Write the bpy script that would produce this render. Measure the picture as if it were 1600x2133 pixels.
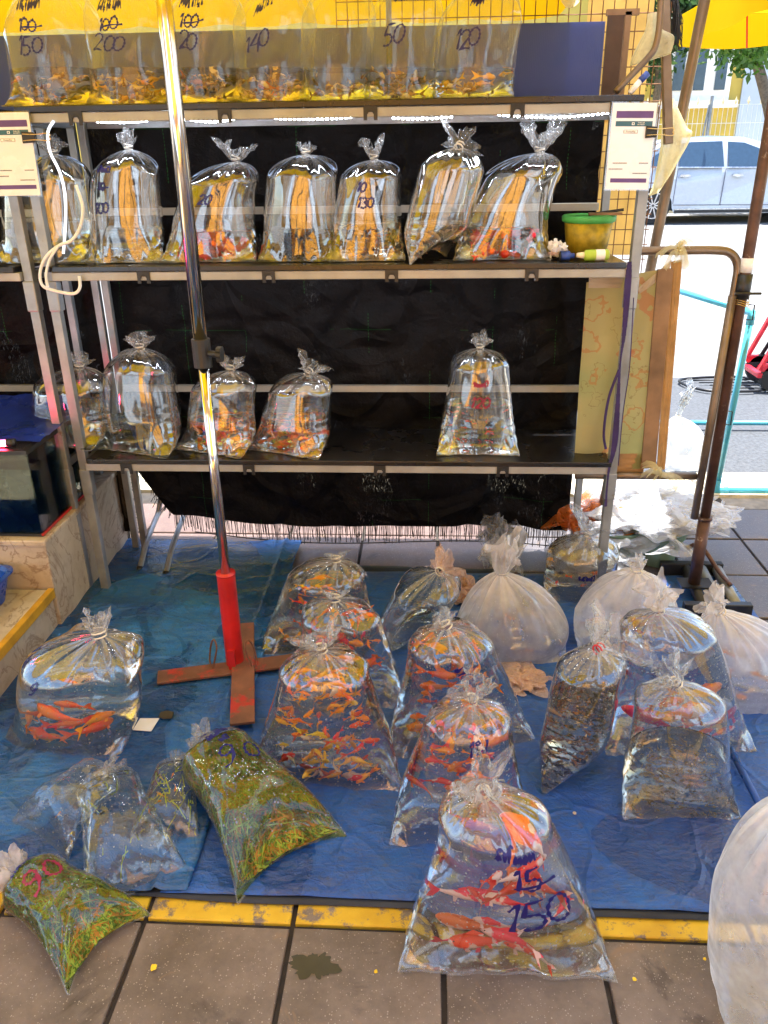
import bpy, bmesh, math, random
from mathutils import Vector, Matrix, noise, Euler

for o in list(bpy.data.objects):
    bpy.data.objects.remove(o, do_unlink=True)
SC = bpy.context.scene
COL = SC.collection
PI = math.pi
rad = math.radians
V = Vector

# ------------------------------------------------------------------ camera
CAM_LOC = V((0, 0, 1.4))
FPX, PW, PH = 1650.0, 1600, 2133
CAM_ROT = Matrix.Rotation(rad(3.5), 3, 'Z') @ Matrix.Rotation(rad(90 - 23.98), 3, 'X') @ Matrix.Rotation(rad(-0.85), 3, 'Z')
cd = bpy.data.cameras.new('camera'); cam = bpy.data.objects.new('camera', cd); COL.objects.link(cam)
cd.sensor_fit = 'HORIZONTAL'; cd.sensor_width = 36; cd.lens = FPX / PW * 36
cd.clip_start = 0.02; cd.clip_end = 400
cam.matrix_world = Matrix.Translation(CAM_LOC) @ CAM_ROT.to_4x4()
SC.camera = cam

# ------------------------------------------------------------------ light
SUN_EL, SUN_AZ = 83.0, 15.0       # azimuth measured clockwise from +Y
w = bpy.data.worlds.new('World'); SC.world = w; w.use_nodes = True
nt = w.node_tree; nt.nodes.clear()
sky = nt.nodes.new('ShaderNodeTexSky'); sky.sky_type = 'NISHITA'; sky.sun_disc = False
sky.sun_elevation = rad(SUN_EL); sky.sun_rotation = rad(SUN_AZ)
sky.air_density = 1.0; sky.dust_density = 1.5
bg = nt.nodes.new('ShaderNodeBackground'); bg.inputs[1].default_value = 0.15
wo = nt.nodes.new('ShaderNodeOutputWorld')
nt.links.new(sky.outputs[0], bg.inputs[0]); nt.links.new(bg.outputs[0], wo.inputs[0])
sl = bpy.data.lights.new('sun', 'SUN'); sl.energy = 4.0; sl.angle = rad(0.5); sl.color = (1, .98, .94)
so = bpy.data.objects.new('sun', sl); COL.objects.link(so)
sd = V((math.sin(rad(SUN_AZ)) * math.cos(rad(SUN_EL)), math.cos(rad(SUN_AZ)) * math.cos(rad(SUN_EL)), math.sin(rad(SUN_EL))))
so.rotation_euler = sd.to_track_quat('Z', 'Y').to_euler(); so.location = (0, 0, 12)
SC.view_settings.view_transform = 'Standard'; SC.view_settings.look = 'None'
SC.view_settings.gamma = 1; SC.view_settings.exposure = 2.2
SC.view_settings.use_curve_mapping = False
cy = SC.cycles
cy.max_bounces = 16; cy.transmission_bounces = 12; cy.transparent_max_bounces = 32
cy.diffuse_bounces = 4; cy.glossy_bounces = 4
cy.caustics_reflective = False; cy.caustics_refractive = True
cy.sample_clamp_indirect = 5; cy.blur_glossy = 0.6
cy.use_denoising = True
cy.use_adaptive_sampling = True; cy.adaptive_threshold = 0.02

# ------------------------------------------------------------------ helpers
def ray(px, py):
    return CAM_ROT @ V(((px - PW / 2) / FPX, -(py - PH / 2) / FPX, -1.0))
def on_z(px, py, z=0.0):
    d = ray(px, py); return CAM_LOC + d * ((z - CAM_LOC.z) / d.z)
def on_y(px, py, Y):
    d = ray(px, py); return CAM_LOC + d * (Y / d.y)
def depth_of(p):
    return -(CAM_ROT.transposed() @ (V(p) - CAM_LOC)).z
def img_y(p):
    c = CAM_ROT.transposed() @ (V(p) - CAM_LOC); return PH / 2 + FPX * c.y / c.z
def nz(x, y=0.0, z=0.0):
    return noise.noise(V((x, y, z)))

def tag(o, label=None, cat=None, group=None, kind=None):
    if label: o['label'] = label
    if cat: o['category'] = cat
    if group: o['group'] = group
    if kind: o['kind'] = kind
    return o
def thing(name, label, cat, loc=(0, 0, 0), rz=0.0, group=None):
    o = bpy.data.objects.new(name, None); COL.objects.link(o)
    o.empty_display_size = .05
    o.location = loc; o.rotation_euler = (0, 0, rz)
    return tag(o, label, cat, group)
def link(name, me, mat, parent=None, local=False):
    o = bpy.data.objects.new(name, me); COL.objects.link(o)
    if mat is not None and not me.materials: me.materials.append(mat)
    if parent is not None:
        o.parent = parent
        if not local and parent.type == 'EMPTY':
            o.matrix_parent_inverse = (Matrix.Translation(parent.location) @ parent.rotation_euler.to_matrix().to_4x4()).inverted()
    return o

class MB:
    def __init__(s): s.v = []; s.f = []
    def add(s, vs, fs):
        b = len(s.v); s.v += [tuple(v) for v in vs]; s.f += [tuple(i + b for i in f) for f in fs]; return s
    def box(s, c, d, rot=None):
        R = rot if rot is not None else Matrix.Identity(3); c = V(c)
        vs = [c + R @ V((x * d[0] / 2, y * d[1] / 2, z * d[2] / 2)) for x in (-1, 1) for y in (-1, 1) for z in (-1, 1)]
        return s.add(vs, [(0, 1, 3, 2), (4, 6, 7, 5), (0, 4, 5, 1), (2, 3, 7, 6), (0, 2, 6, 4), (1, 5, 7, 3)])
    def bb(s, a, b):
        a = V(a); b = V(b); return s.box((a + b) / 2, (abs(b.x - a.x), abs(b.y - a.y), abs(b.z - a.z)))
    def bar(s, p, q, wx, wy, up=V((0, 1, 0))):
        p = V(p); q = V(q); z = (q - p).normalized(); x = up.cross(z)
        if x.length < 1e-4: x = V((1, 0, 0)).cross(z)
        x.normalize(); y = z.cross(x); R = Matrix((x, y, z)).transposed()
        return s.box((p + q) / 2, (wx, wy, (q - p).length), R)
    def tube(s, pts, r, n=10, closed=False, caps=True):
        pts = [V(p) for p in pts]; N = len(pts); b = len(s.v); prev = None; fs = []; vs = []
        for i, p in enumerate(pts):
            if closed: t = pts[(i + 1) % N] - pts[i - 1]
            else: t = pts[min(i + 1, N - 1)] - pts[max(i - 1, 0)]
            t.normalize()
            if prev is None:
                x = t.orthogonal().normalized()
            else:
                x = (prev - t * prev.dot(t)); x = x.normalized() if x.length > 1e-5 else t.orthogonal().normalized()
            prev = x; y = t.cross(x); rr = r[i] if isinstance(r, (list, tuple)) else r
            for k in range(n):
                a = 2 * PI * k / n; vs.append(p + x * rr * math.cos(a) + y * rr * math.sin(a))
        for i in range(N if closed else N - 1):
            for k in range(n):
                j = (i + 1) % N; fs.append((i * n + k, i * n + (k + 1) % n, j * n + (k + 1) % n, j * n + k))
        if caps and not closed:
            fs.append(tuple(range(n - 1, -1, -1))); fs.append(tuple((N - 1) * n + k for k in range(n)))
        return s.add(vs, fs)
    def lathe(s, c, prof, n=32):
        c = V(c); vs = []; fs = []
        for (r, z) in prof:
            for k in range(n):
                a = 2 * PI * k / n; vs.append(c + V((r * math.cos(a), r * math.sin(a), z)))
        for i in range(len(prof) - 1):
            for k in range(n): fs.append((i * n + k, i * n + (k + 1) % n, (i + 1) * n + (k + 1) % n, (i + 1) * n + k))
        return s.add(vs, fs)
    def grid(s, fn, nu, nv):
        vs = [fn(i / nu, j / nv) for j in range(nv + 1) for i in range(nu + 1)]
        fs = [(j * (nu + 1) + i, j * (nu + 1) + i + 1, (j + 1) * (nu + 1) + i + 1, (j + 1) * (nu + 1) + i) for j in range(nv) for i in range(nu)]
        return s.add(vs, fs)
    def mesh(s, name, smooth=False):
        me = bpy.data.meshes.new(name); me.from_pydata(s.v, [], s.f); me.update()
        if smooth: me.polygons.foreach_set('use_smooth', [True] * len(me.polygons))
        return me
    def build(s, name, mat, parent=None, smooth=False, local=False, bevel=0):
        o = link(name, s.mesh(name, smooth), mat, parent, local)
        if bevel:
            m = o.modifiers.new('bevel', 'BEVEL'); m.width = bevel; m.segments = 2; m.limit_method = 'ANGLE'
        return o

# ------------------------------------------------------------------ materials
def newmat(name):
    m = bpy.data.materials.new(name); m.use_nodes = True; t = m.node_tree; t.nodes.clear()
    out = t.nodes.new('ShaderNodeOutputMaterial'); return m, t, out
def N(t, typ, **kw):
    n = t.nodes.new(typ)
    for k, v in kw.items():
        if k.startswith('i_'):
            key = k[2:]; key = int(key) if key.isdigit() else key.replace('_', ' ')
            n.inputs[key].default_value = v
        else: setattr(n, k, v)
    return n
def L(t, a, b): t.links.new(a, b)
def coords(t, mode='Object', scale=None):
    c = N(t, 'ShaderNodeTexCoord'); o = c.outputs[mode]
    if scale:
        mp = N(t, 'ShaderNodeMapping'); mp.inputs['Scale'].default_value = scale; L(t, o, mp.inputs[0]); o = mp.outputs[0]
    return o
def coords_r(t):
    c = N(t, 'ShaderNodeTexCoord'); oi = N(t, 'ShaderNodeObjectInfo'); m = N(t, 'ShaderNodeMath', operation='MULTIPLY'); m.inputs[1].default_value = 23.0
    L(t, oi.outputs['Random'], m.inputs[0]); a = N(t, 'ShaderNodeVectorMath', operation='ADD'); L(t, c.outputs['Object'], a.inputs[0]); L(t, m.outputs[0], a.inputs[1]); return a.outputs[0]
def ramp(t, src, stops):
    r = N(t, 'ShaderNodeValToRGB'); e = r.color_ramp.elements
    while len(e) < len(stops): e.new(.5)
    for i, (p, c) in enumerate(stops):
        e[i].position = p; e[i].color = (*c, 1) if len(c) == 3 else c
    L(t, src, r.inputs[0]); return r.outputs[0]
def mixc(t, fac, a, b):
    m = N(t, 'ShaderNodeMix', data_type='RGBA')
    for k, s in ((0, fac), (6, a), (7, b)):
        if hasattr(s, 'links') or hasattr(s, 'is_linked'): L(t, s, m.inputs[k])
        elif isinstance(s, (int, float)): m.inputs[k].default_value = s
        else: m.inputs[k].default_value = (*s, 1)
    return m.outputs[2]
def math_(t, op, a, b=0.5, clamp=False):
    m = N(t, 'ShaderNodeMath', operation=op, use_clamp=clamp)
    for k, s in ((0, a), (1, b)):
        if isinstance(s, (int, float)): m.inputs[k].default_value = s
        else: L(t, s, m.inputs[k])
    return m.outputs[0]
def noise_t(t, vec, scale, detail=4, rough=.55, dist=0):
    n = N(t, 'ShaderNodeTexNoise'); n.inputs['Scale'].default_value = scale; n.inputs['Detail'].default_value = detail
    n.inputs['Roughness'].default_value = rough; n.inputs['Distortion'].default_value = dist; L(t, vec, n.inputs['Vector']); return n.outputs[0]
def bump(t, h, strength=.3, dist=.01):
    b = N(t, 'ShaderNodeBump'); b.inputs['Strength'].default_value = strength; b.inputs['Distance'].default_value = dist; L(t, h, b.inputs['Height']); return b.outputs[0]

def simple(name, col, rough=.6, metal=0, var=.25, nscale=20, bmp=.15, wear=None, emis=None, spec=.5, trans=0, coat=0):
    m, t, out = newmat(name); p = N(t, 'ShaderNodeBsdfPrincipled'); vec = coords(t)
    n = noise_t(t, vec, nscale, 6)
    dark = tuple(c * (1 - var) for c in col); lite = tuple(min(1, c * (1 + var)) for c in col)
    c = ramp(t, n, [(.3, dark), (.7, lite)])
    if wear:
        n2 = noise_t(t, vec, wear[2], 8, .7)
        f = ramp(t, n2, [(wear[1], (0, 0, 0)), (wear[1] + .06, (1, 1, 1))]); c = mixc(t, f, c, wear[0])
        L(t, math_(t, 'MULTIPLY', math_(t, 'SUBTRACT', 1, f), metal), p.inputs['Metallic'])
    else: p.inputs['Metallic'].default_value = metal
    L(t, c, p.inputs['Base Color'])
    r = ramp(t, noise_t(t, vec, nscale * .6, 5), [(.3, (max(.03, rough - .12),) * 3), (.7, (min(1, rough + .12),) * 3)])
    L(t, r, p.inputs['Roughness'])
    p.inputs['Specular IOR Level'].default_value = spec
    p.inputs['Coat Weight'].default_value = coat
    if bmp: L(t, bump(t, noise_t(t, vec, nscale * 3, 6), bmp, .004), p.inputs['Normal'])
    if emis: p.inputs['Emission Color'].default_value = (*emis[0], 1); p.inputs['Emission Strength'].default_value = emis[1]
    sh = p.outputs[0]
    if trans:
        tr = N(t, 'ShaderNodeBsdfTranslucent'); L(t, c, tr.inputs[0]); mx = N(t, 'ShaderNodeMixShader'); mx.inputs[0].default_value = trans
        L(t, sh, mx.inputs[1]); L(t, tr.outputs[0], mx.inputs[2]); sh = mx.outputs[0]
    L(t, sh, out.inputs[0]); return m

def thin_ior(t, fr, ior):
    # a thin sheet reflects the same from both sides: undo the node's inversion on back faces
    g = t.nodes.new('ShaderNodeNewGeometry'); L(t, math_(t, 'ADD', math_(t, 'MULTIPLY', g.outputs['Backfacing'], 1 / ior - ior), ior), fr.inputs[0])
def film(name, tint=(.97, .98, .99), haze=.035, rough=.035, hazecol=(.9, .92, .95), wrinkle=.12, drops=.5, wscale=14, spec=1.5):
    """thin clear polythene: see-through, glossy, slightly milky, wrinkled, with water droplets clinging to it"""
    m, t, out = newmat(name); vec = coords_r(t)
    mp_ = N(t, 'ShaderNodeMapping'); mp_.inputs['Scale'].default_value = (1, 1, .22); L(t, vec, mp_.inputs[0])
    wv = noise_t(t, mp_.outputs[0], wscale * 1.6, 3, .5, .2)
    ge = N(t, 'ShaderNodeNewGeometry')
    b1 = bump(t, wv, wrinkle, .02)
    tr = N(t, 'ShaderNodeBsdfTransparent'); tr.inputs[0].default_value = (*tint, 1)
    gl = N(t, 'ShaderNodeBsdfGlossy'); gl.inputs['Roughness'].default_value = rough; L(t, b1, gl.inputs['Normal'])
    fr = N(t, 'ShaderNodeFresnel'); thin_ior(t, fr, 1.5); L(t, b1, fr.inputs[1])
    fac = math_(t, 'MULTIPLY', fr.outputs[0], spec, True)
    m1 = N(t, 'ShaderNodeMixShader'); L(t, fac, m1.inputs[0]); L(t, tr.outputs[0], m1.inputs[1]); L(t, gl.outputs[0], m1.inputs[2])
    df = N(t, 'ShaderNodeBsdfDiffuse'); df.inputs[0].default_value = (*hazecol, 1)
    tl = N(t, 'ShaderNodeBsdfTranslucent'); tl.inputs[0].default_value = (*hazecol, 1); L(t, b1, df.inputs['Normal']); L(t, b1, tl.inputs['Normal'])
    m2 = N(t, 'ShaderNodeMixShader'); m2.inputs[0].default_value = .5; L(t, df.outputs[0], m2.inputs[1]); L(t, tl.outputs[0], m2.inputs[2])
    lw = N(t, 'ShaderNodeLayerWeight'); lw.inputs[0].default_value = .25
    hz = math_(t, 'ADD', haze, math_(t, 'MULTIPLY', math_(t, 'POWER', lw.outputs[1], 2.5), haze * 3 + .02), True)
    hn = noise_t(t, vec, 9, 5, .6)
    hz = math_(t, 'MULTIPLY', hz, ramp(t, hn, [(.3, (.4,) * 3), (.75, (1.7,) * 3)]))
    ga = N(t, 'ShaderNodeAttribute'); ga.attribute_name = 'gather'
    hz = math_(t, 'ADD', hz, math_(t, 'MULTIPLY', ga.outputs['Fac'], .55), True)
    if drops:
        vo = N(t, 'ShaderNodeTexVoronoi'); vo.inputs['Scale'].default_value = 170; L(t, vec, vo.inputs['Vector'])
        sz = math_(t, 'MULTIPLY', N(t, 'ShaderNodeSeparateColor').outputs[0], 1)
        sp = N(t, 'ShaderNodeSeparateColor'); L(t, vo.outputs['Color'], sp.inputs[0])
        th = math_(t, 'MULTIPLY', math_(t, 'POWER', sp.outputs[0], 5), .42)
        dm = math_(t, 'LESS_THAN', vo.outputs['Distance'], th)
        hz = math_(t, 'MAXIMUM', hz, math_(t, 'MULTIPLY', dm, drops))
    m3 = N(t, 'ShaderNodeMixShader'); L(t, hz, m3.inputs[0]); L(t, m1.outputs[0], m3.inputs[1]); L(t, m2.outputs[0], m3.inputs[2])
    L(t, m3.outputs[0], out.inputs[0]); return m

def water(name, col=(.96, .99, 1), rough=0.0, wav=.1):
    m, t, out = newmat(name); vec = coords(t)
    g = N(t, 'ShaderNodeBsdfGlass'); g.inputs['Color'].default_value = (*col, 1); g.inputs['IOR'].default_value = 1.22
    g.inputs['Roughness'].default_value = rough
    L(t, bump(t, noise_t(t, vec, 16, 2, .5, .4), wav, .02), g.inputs['Normal'])
    L(t, g.outputs[0], out.inputs[0]); return m

M = {}
M['film'] = film('clear_polythene', drops=.35, haze=.02, spec=3.2, wrinkle=.045)
M['film_wet'] = film('clear_polythene_with_droplets', drops=.45, haze=.018, spec=3.4, wrinkle=.045)
M['film_lie'] = film('clear_polythene_lying', drops=.45, haze=.03, spec=1.3, wrinkle=.07, rough=.06)
M['film_pale'] = film('pale_polythene_lying', drops=.35, haze=.03, spec=1.7, wrinkle=.05, rough=.04, hazecol=(.80, .90, .95))
M['film_shelf'] = film('clear_polythene_shelf', drops=.15, haze=.012, wrinkle=.05, wscale=9, spec=5.0)
M['film_top'] = film('clear_polythene_top_shelf', drops=.2, haze=.05, wrinkle=.12, wscale=12, spec=1.3)
M['frost'] = film('milky_polythene', haze=.34, rough=.16, hazecol=(.97, .92, .93), drops=.5, spec=2.2, wrinkle=.5, wscale=9)
M['white_film'] = film('white_carrier_polythene', haze=.30, rough=.16, hazecol=(.9, .93, .96), drops=0, wrinkle=1.0, wscale=7, spec=2.0)
M['ruffle'] = film('gathered_polythene', haze=.16, rough=.12, drops=0, wrinkle=.9, wscale=40, spec=1.5)
M['ruffle_frost'] = film('gathered_milky_polythene', haze=.45, rough=.2, drops=0, wrinkle=.9, wscale=30, spec=1.0, hazecol=(.92, .88, .88))
M['yellow_film'] = film('yellowish_carrier_polythene', haze=.55, rough=.3, hazecol=(.80, .74, .48), drops=0, wrinkle=.6, spec=.8)
M['scrap'] = film('loose_polythene_sheets', haze=.3, rough=.12, drops=0, wrinkle=1.0, wscale=18, spec=1.5, hazecol=(.92, .92, .94))
M['grey_film'] = film('grey_crumpled_polythene', haze=.35, rough=.2, drops=0, wrinkle=1.0, wscale=18, spec=1.3, hazecol=(.55, .57, .6))
M['peach_film'] = film('peach_netted_polythene', haze=.6, rough=.3, drops=0, wrinkle=1.0, wscale=40, spec=.8, hazecol=(.88, .66, .58))
M['orange_film'] = film('orange_printed_polythene', haze=.5, rough=.15, drops=0, wrinkle=1.0, wscale=18, spec=1.3, hazecol=(.8, .25, .05))
M['water'] = water('clear_water')
M['water_warm'] = water('warm_tinted_water', (.97, .93, .84))
M['water_green'] = water('green_tinted_water', (.80, .88, .62))
M['water_dark'] = water('murky_water', (.80, .82, .78))
M['ink'] = simple('blue_marker_ink', (.006, .005, .13), .4, var=.1, bmp=0)
M['ink_red'] = simple('red_marker_ink', (.25, .01, .05), .4, var=.1, bmp=0)
M['band'] = simple('rubber_band', (.75, .70, .6), .5)
M['band_red'] = simple('red_rubber_band', (.6, .02, .03), .5)
M['galv'] = simple('galvanised_steel', (.27, .29, .31), .42, .45, var=.3, nscale=9, wear=((.16, .09, .05), .66, 14))
M['rail'] = simple('aluminium_rail', (.34, .34, .33), .5, .25, var=.15, nscale=12)
M['shelf'] = simple('wet_black_shelf_board', (.012, .011, .012), .25, var=.5, nscale=6, bmp=.25, wear=((.06, .05, .04), .66, 9))
M['blackplastic'] = simple('black_plastic', (.012, .012, .014), .45)
M['chrome'] = simple('chromed_steel', (.72, .70, .68), .14, 1.0, var=.12, nscale=4, bmp=.03, wear=((.25, .12, .05), .72, 26))
M['redpaint'] = simple('red_enamel', (.45, .012, .012), .4, var=.35, nscale=10, bmp=.2, wear=((.13, .05, .03), .66, 12), coat=.2)
M['rustred'] = simple('worn_red_primer_steel', (.17, .075, .045), .6, var=.35, nscale=16, bmp=.3, wear=((.42, .03, .02), .55, 9))
M['rustpole'] = simple('rusty_brown_steel_pole', (.10, .05, .035), .45, .4, var=.5, nscale=14, bmp=.35, wear=((.33, .27, .22), .62, 16))
M['steelbrown'] = simple('dull_brown_steel_tube', (.19, .14, .10), .4, .6, var=.3, nscale=12, bmp=.2)
M['pvc'] = simple('blue_pvc_pipe', (.06, .36, .52), .35, var=.12, nscale=12, bmp=.05)
M['purple'] = simple('purple_webbing', (.03, .012, .09), .7, var=.3)
M['white_cable'] = simple('white_cable', (.75, .78, .8), .4, var=.08)
M['led_strip'] = simple('white_led_tape', (.8, .82, .85), .4, var=.05, emis=((.75, .85, 1), .5))
M['led'] = simple('lit_led_chip', (.9, .9, 1), .4, var=.0, bmp=0, emis=((.8, .88, 1), 30))
M['redled'] = simple('lit_red_lamp', (.9, .05, .1), .4, var=.0, bmp=0, emis=((1, .03, .08), 26))
M['tankglass'] = None
M['card'] = simple('laminated_white_card', (.76, .77, .83), .25, var=.03, bmp=.02, coat=.4)
M['teal_print'] = simple('dark_teal_print', (.03, .11, .16), .4, var=.05, bmp=0)
M['purple_print'] = simple('purple_print', (.10, .045, .20), .4, var=.15, bmp=0)
M['grey_print'] = simple('grey_print', (.12, .12, .15), .5, var=.05, bmp=0)
M['white_print'] = simple('white_print', (.8, .8, .8), .5, var=.05, bmp=0)
M['brass'] = simple('brass_wire', (.6, .4, .15), .3, .9, var=.1)
M['basket'] = simple('green_plastic_basket', (.10, .50, .13), .4, var=.2, trans=.3)
M['bucket'] = simple('grey_green_bucket', (.16, .24, .16), .5, var=.3, nscale=10, wear=((.07, .08, .06), .62, 12))
M['white_paint'] = simple('white_car_paint', (.46, .50, .55), .25, var=.02, bmp=0, coat=1)
M['carglass'] = simple('dark_car_glass', (.03, .06, .10), .08, var=.1, bmp=0)
M['tyre'] = simple('tyre_rubber', (.02, .02, .02), .8)
M['alloy'] = simple('alloy_wheel', (.6, .6, .62), .3, .9)
M['marker'] = simple('white_marker_barrel', (.75, .76, .8), .4, var=.05)
M['bluecap'] = simple('blue_marker_cap', (.03, .08, .4), .4, var=.1)
M['limebottle'] = simple('lime_plastic_bottle', (.55, .75, .1), .35, var=.1, trans=.3)
M['paper'] = simple('white_paper', (.78, .80, .84), .7, var=.04, nscale=8, bmp=.05)
M['leaf_dry'] = simple('dark_wet_leaf', (.05, .04, .02), .5, var=.4)
M['wood'] = simple('weathered_brown_plank', (.22, .13, .07), .65, var=.4, nscale=10, bmp=.3)
M['wireblack'] = simple('black_wire', (.02, .02, .022), .4, .5)
M['meshwire'] = simple('rusty_wire_mesh', (.20, .10, .05), .5, .5, var=.4)
M['red_plastic'] = simple('red_plastic', (.6, .02, .04), .35)
M['blue_tray'] = simple('blue_plastic_tray', (.01, .06, .32), .3, var=.15)
M['bluebag'] = simple('blue_plastic_sheet', (.012, .03, .22), .3, var=.3, nscale=8, bmp=.5)

# ---- paving tile: speckled grey-brown terrazzo
def tile_mat(name, a, b, yellow=False, wet=False):
    m, t, out = newmat(name); p = N(t, 'ShaderNodeBsdfPrincipled'); vec = coords(t, 'Object')
    oi = N(t, 'ShaderNodeObjectInfo')
    ad = N(t, 'ShaderNodeVectorMath', operation='ADD'); L(t, vec, ad.inputs[0]); L(t, oi.outputs['Location'], ad.inputs[1])
    sc = N(t, 'ShaderNodeVectorMath', operation='SCALE'); L(t, oi.outputs['Location'], sc.inputs[0]); sc.inputs['Scale'].default_value = 7.3
    ad2 = N(t, 'ShaderNodeVectorMath', operation='ADD'); L(t, vec, ad2.inputs[0]); L(t, sc.outputs[0], ad2.inputs[1]); v = ad2.outputs[0]
    big = noise_t(t, v, 5, 6, .65); c = ramp(t, big, [(.28, a), (.72, b)])
    mid = noise_t(t, v, 45, 8, .75); c = mixc(t, math_(t, 'MULTIPLY', mid, .55), c, tuple(x * .35 for x in a))
    st = ramp(t, noise_t(t, v, 7, 8, .7, .8), [(.60, (0, 0, 0)), (.68, (1, 1, 1))]); c = mixc(t, math_(t, 'MULTIPLY', st, .55), c, (.27, .17, .09))
    dk = ramp(t, noise_t(t, v, 3.3, 7, .6, .5), [(.62, (0, 0, 0)), (.66, (1, 1, 1))]); c = mixc(t, math_(t, 'MULTIPLY', dk, .6), c, tuple(x * .35 for x in a))
    vo = N(t, 'ShaderNodeTexVoronoi'); vo.inputs['Scale'].default_value = 260; L(t, v, vo.inputs['Vector'])
    sp = N(t, 'ShaderNodeSeparateColor'); L(t, vo.outputs['Color'], sp.inputs[0])
    dots = math_(t, 'LESS_THAN', vo.outputs['Distance'], math_(t, 'MULTIPLY', math_(t, 'POWER', sp.outputs[0], 4), .42))
    c = mixc(t, math_(t, 'MULTIPLY', dots, .55), c, (.42, .37, .31))
    if yellow:
        yn = noise_t(t, v, 22, 10, .75)
        ym = ramp(t, yn, [(.40, (0, 0, 0)), (.47, (1, 1, 1))])
        yc = ramp(t, noise_t(t, v, 8, 6), [(.3, (.50, .30, .012)), (.7, (.74, .50, .03))])
        c = mixc(t, ym, c, yc)
    L(t, c, p.inputs['Base Color'])
    L(t, ramp(t, big, [(.3, (.3 if wet else .5,) * 3), (.7, (.5 if wet else .75,) * 3)]), p.inputs['Roughness'])
    L(t, bump(t, mid, .35, .004), p.inputs['Normal'])
    L(t, p.outputs[0], out.inputs[0]); return m
M['tile'] = tile_mat('speckled_brown_paving', (.095, .072, .055), (.30, .235, .185))
M['tile_yellow'] = tile_mat('worn_yellow_painted_paving', (.13, .105, .085), (.3, .24, .2), yellow=True)
M['tile_red'] = tile_mat('reddish_damp_paving', (.12, .075, .065), (.22, .14, .115), wet=True)
M['tile_wet'] = tile_mat('wet_violet_grey_paving', (.09, .08, .085), (.17, .15, .15), wet=True)
M['mortar'] = simple('dark_joint_dirt', (.035, .028, .022), .9, var=.4, nscale=30)
M['backpave'] = simple('dry_grey_paving', (.20, .185, .165), .8, var=.12, nscale=6)
M['kerb'] = simple('cream_painted_kerb', (.62, .56, .40), .7, var=.2, nscale=12, wear=((.2, .17, .13), .6, 10))
M['asphalt'] = simple('asphalt', (.055, .06, .068), .85, var=.35, nscale=60, bmp=.6)
M['concrete'] = simple('sunlit_concrete_road', (.17, .168, .162), .85, var=.12, nscale=5, bmp=.2)

# ---- blue tarpaulin
def tarp_mat(name, a, b, wet=.52, fade=(.10, .13, .16)):
    m, t, out = newmat(name); p = N(t, 'ShaderNodeBsdfPrincipled'); vec = coords(t)
    c = ramp(t, noise_t(t, vec, 3, 8, .65, .5), [(.3, a), (.7, b)])
    scr = noise_t(t, coords(t, 'Object', (3, 14, 1)), 9, 9, .75)
    c = mixc(t, math_(t, 'MULTIPLY', ramp(t, scr, [(.48, (0, 0, 0)), (.62, (1, 1, 1))]), .6), c, fade)
    dirt = noise_t(t, vec, 28, 9, .8)
    c = mixc(t, math_(t, 'MULTIPLY', ramp(t, dirt, [(.52, (0, 0, 0)), (.66, (1, 1, 1))]), .55), c, (.05, .05, .055))
    wt = ramp(t, noise_t(t, vec, 2.4, 5, .5, .9), [(wet, (0, 0, 0)), (wet + .04, (1, 1, 1))])
    c = mixc(t, math_(t, 'MULTIPLY', wt, .55), c, tuple(x * .4 for x in a))
    L(t, c, p.inputs['Base Color'])
    L(t, mixc(t, wt, (.5, .5, .5), (.16, .16, .16)), p.inputs['Roughness'])
    h1 = noise_t(t, coords(t, 'Object', (1, 1.5, 1)), 5, 7, .62, .25)
    def creases(sc_, wd):
        dn = N(t, 'ShaderNodeTexNoise'); dn.inputs['Scale'].default_value = sc_ * .7; L(t, vec, dn.inputs['Vector'])
        ad = N(t, 'ShaderNodeVectorMath', operation='MULTIPLY_ADD'); L(t, dn.outputs['Color'], ad.inputs[0]); ad.inputs[1].default_value = (.35, .35, .35); L(t, vec, ad.inputs[2])
        vo = N(t, 'ShaderNodeTexVoronoi', feature='DISTANCE_TO_EDGE'); vo.inputs['Scale'].default_value = sc_; L(t, ad.outputs[0], vo.inputs['Vector'])
        return ramp(t, vo.outputs['Distance'], [(0, (1, 1, 1)), (wd, (0, 0, 0))])
    cr1 = creases(4.0, .05); cr2 = creases(11, .07)
    h = math_(t, 'ADD', h1, math_(t, 'ADD', math_(t, 'MULTIPLY', cr1, .12), math_(t, 'MULTIPLY', cr2, .03)))
    L(t, bump(t, h, .8, .03), p.inputs['Normal'])
    L(t, p.outputs[0], out.inputs[0]); return m
M['tarp'] = tarp_mat('blue_tarpaulin', (.004, .045, .24), (.022, .20, .56), wet=.47, fade=(.10, .17, .24))
M['tarp2'] = tarp_mat('darker_blue_tarpaulin', (.006, .048, .25), (.014, .12, .46), wet=.56, fade=(.07, .10, .19))
M['tarp_black'] = simple('black_blue_undersheet', (.012, .016, .024), .6, var=.4, nscale=8, bmp=.5)

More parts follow.
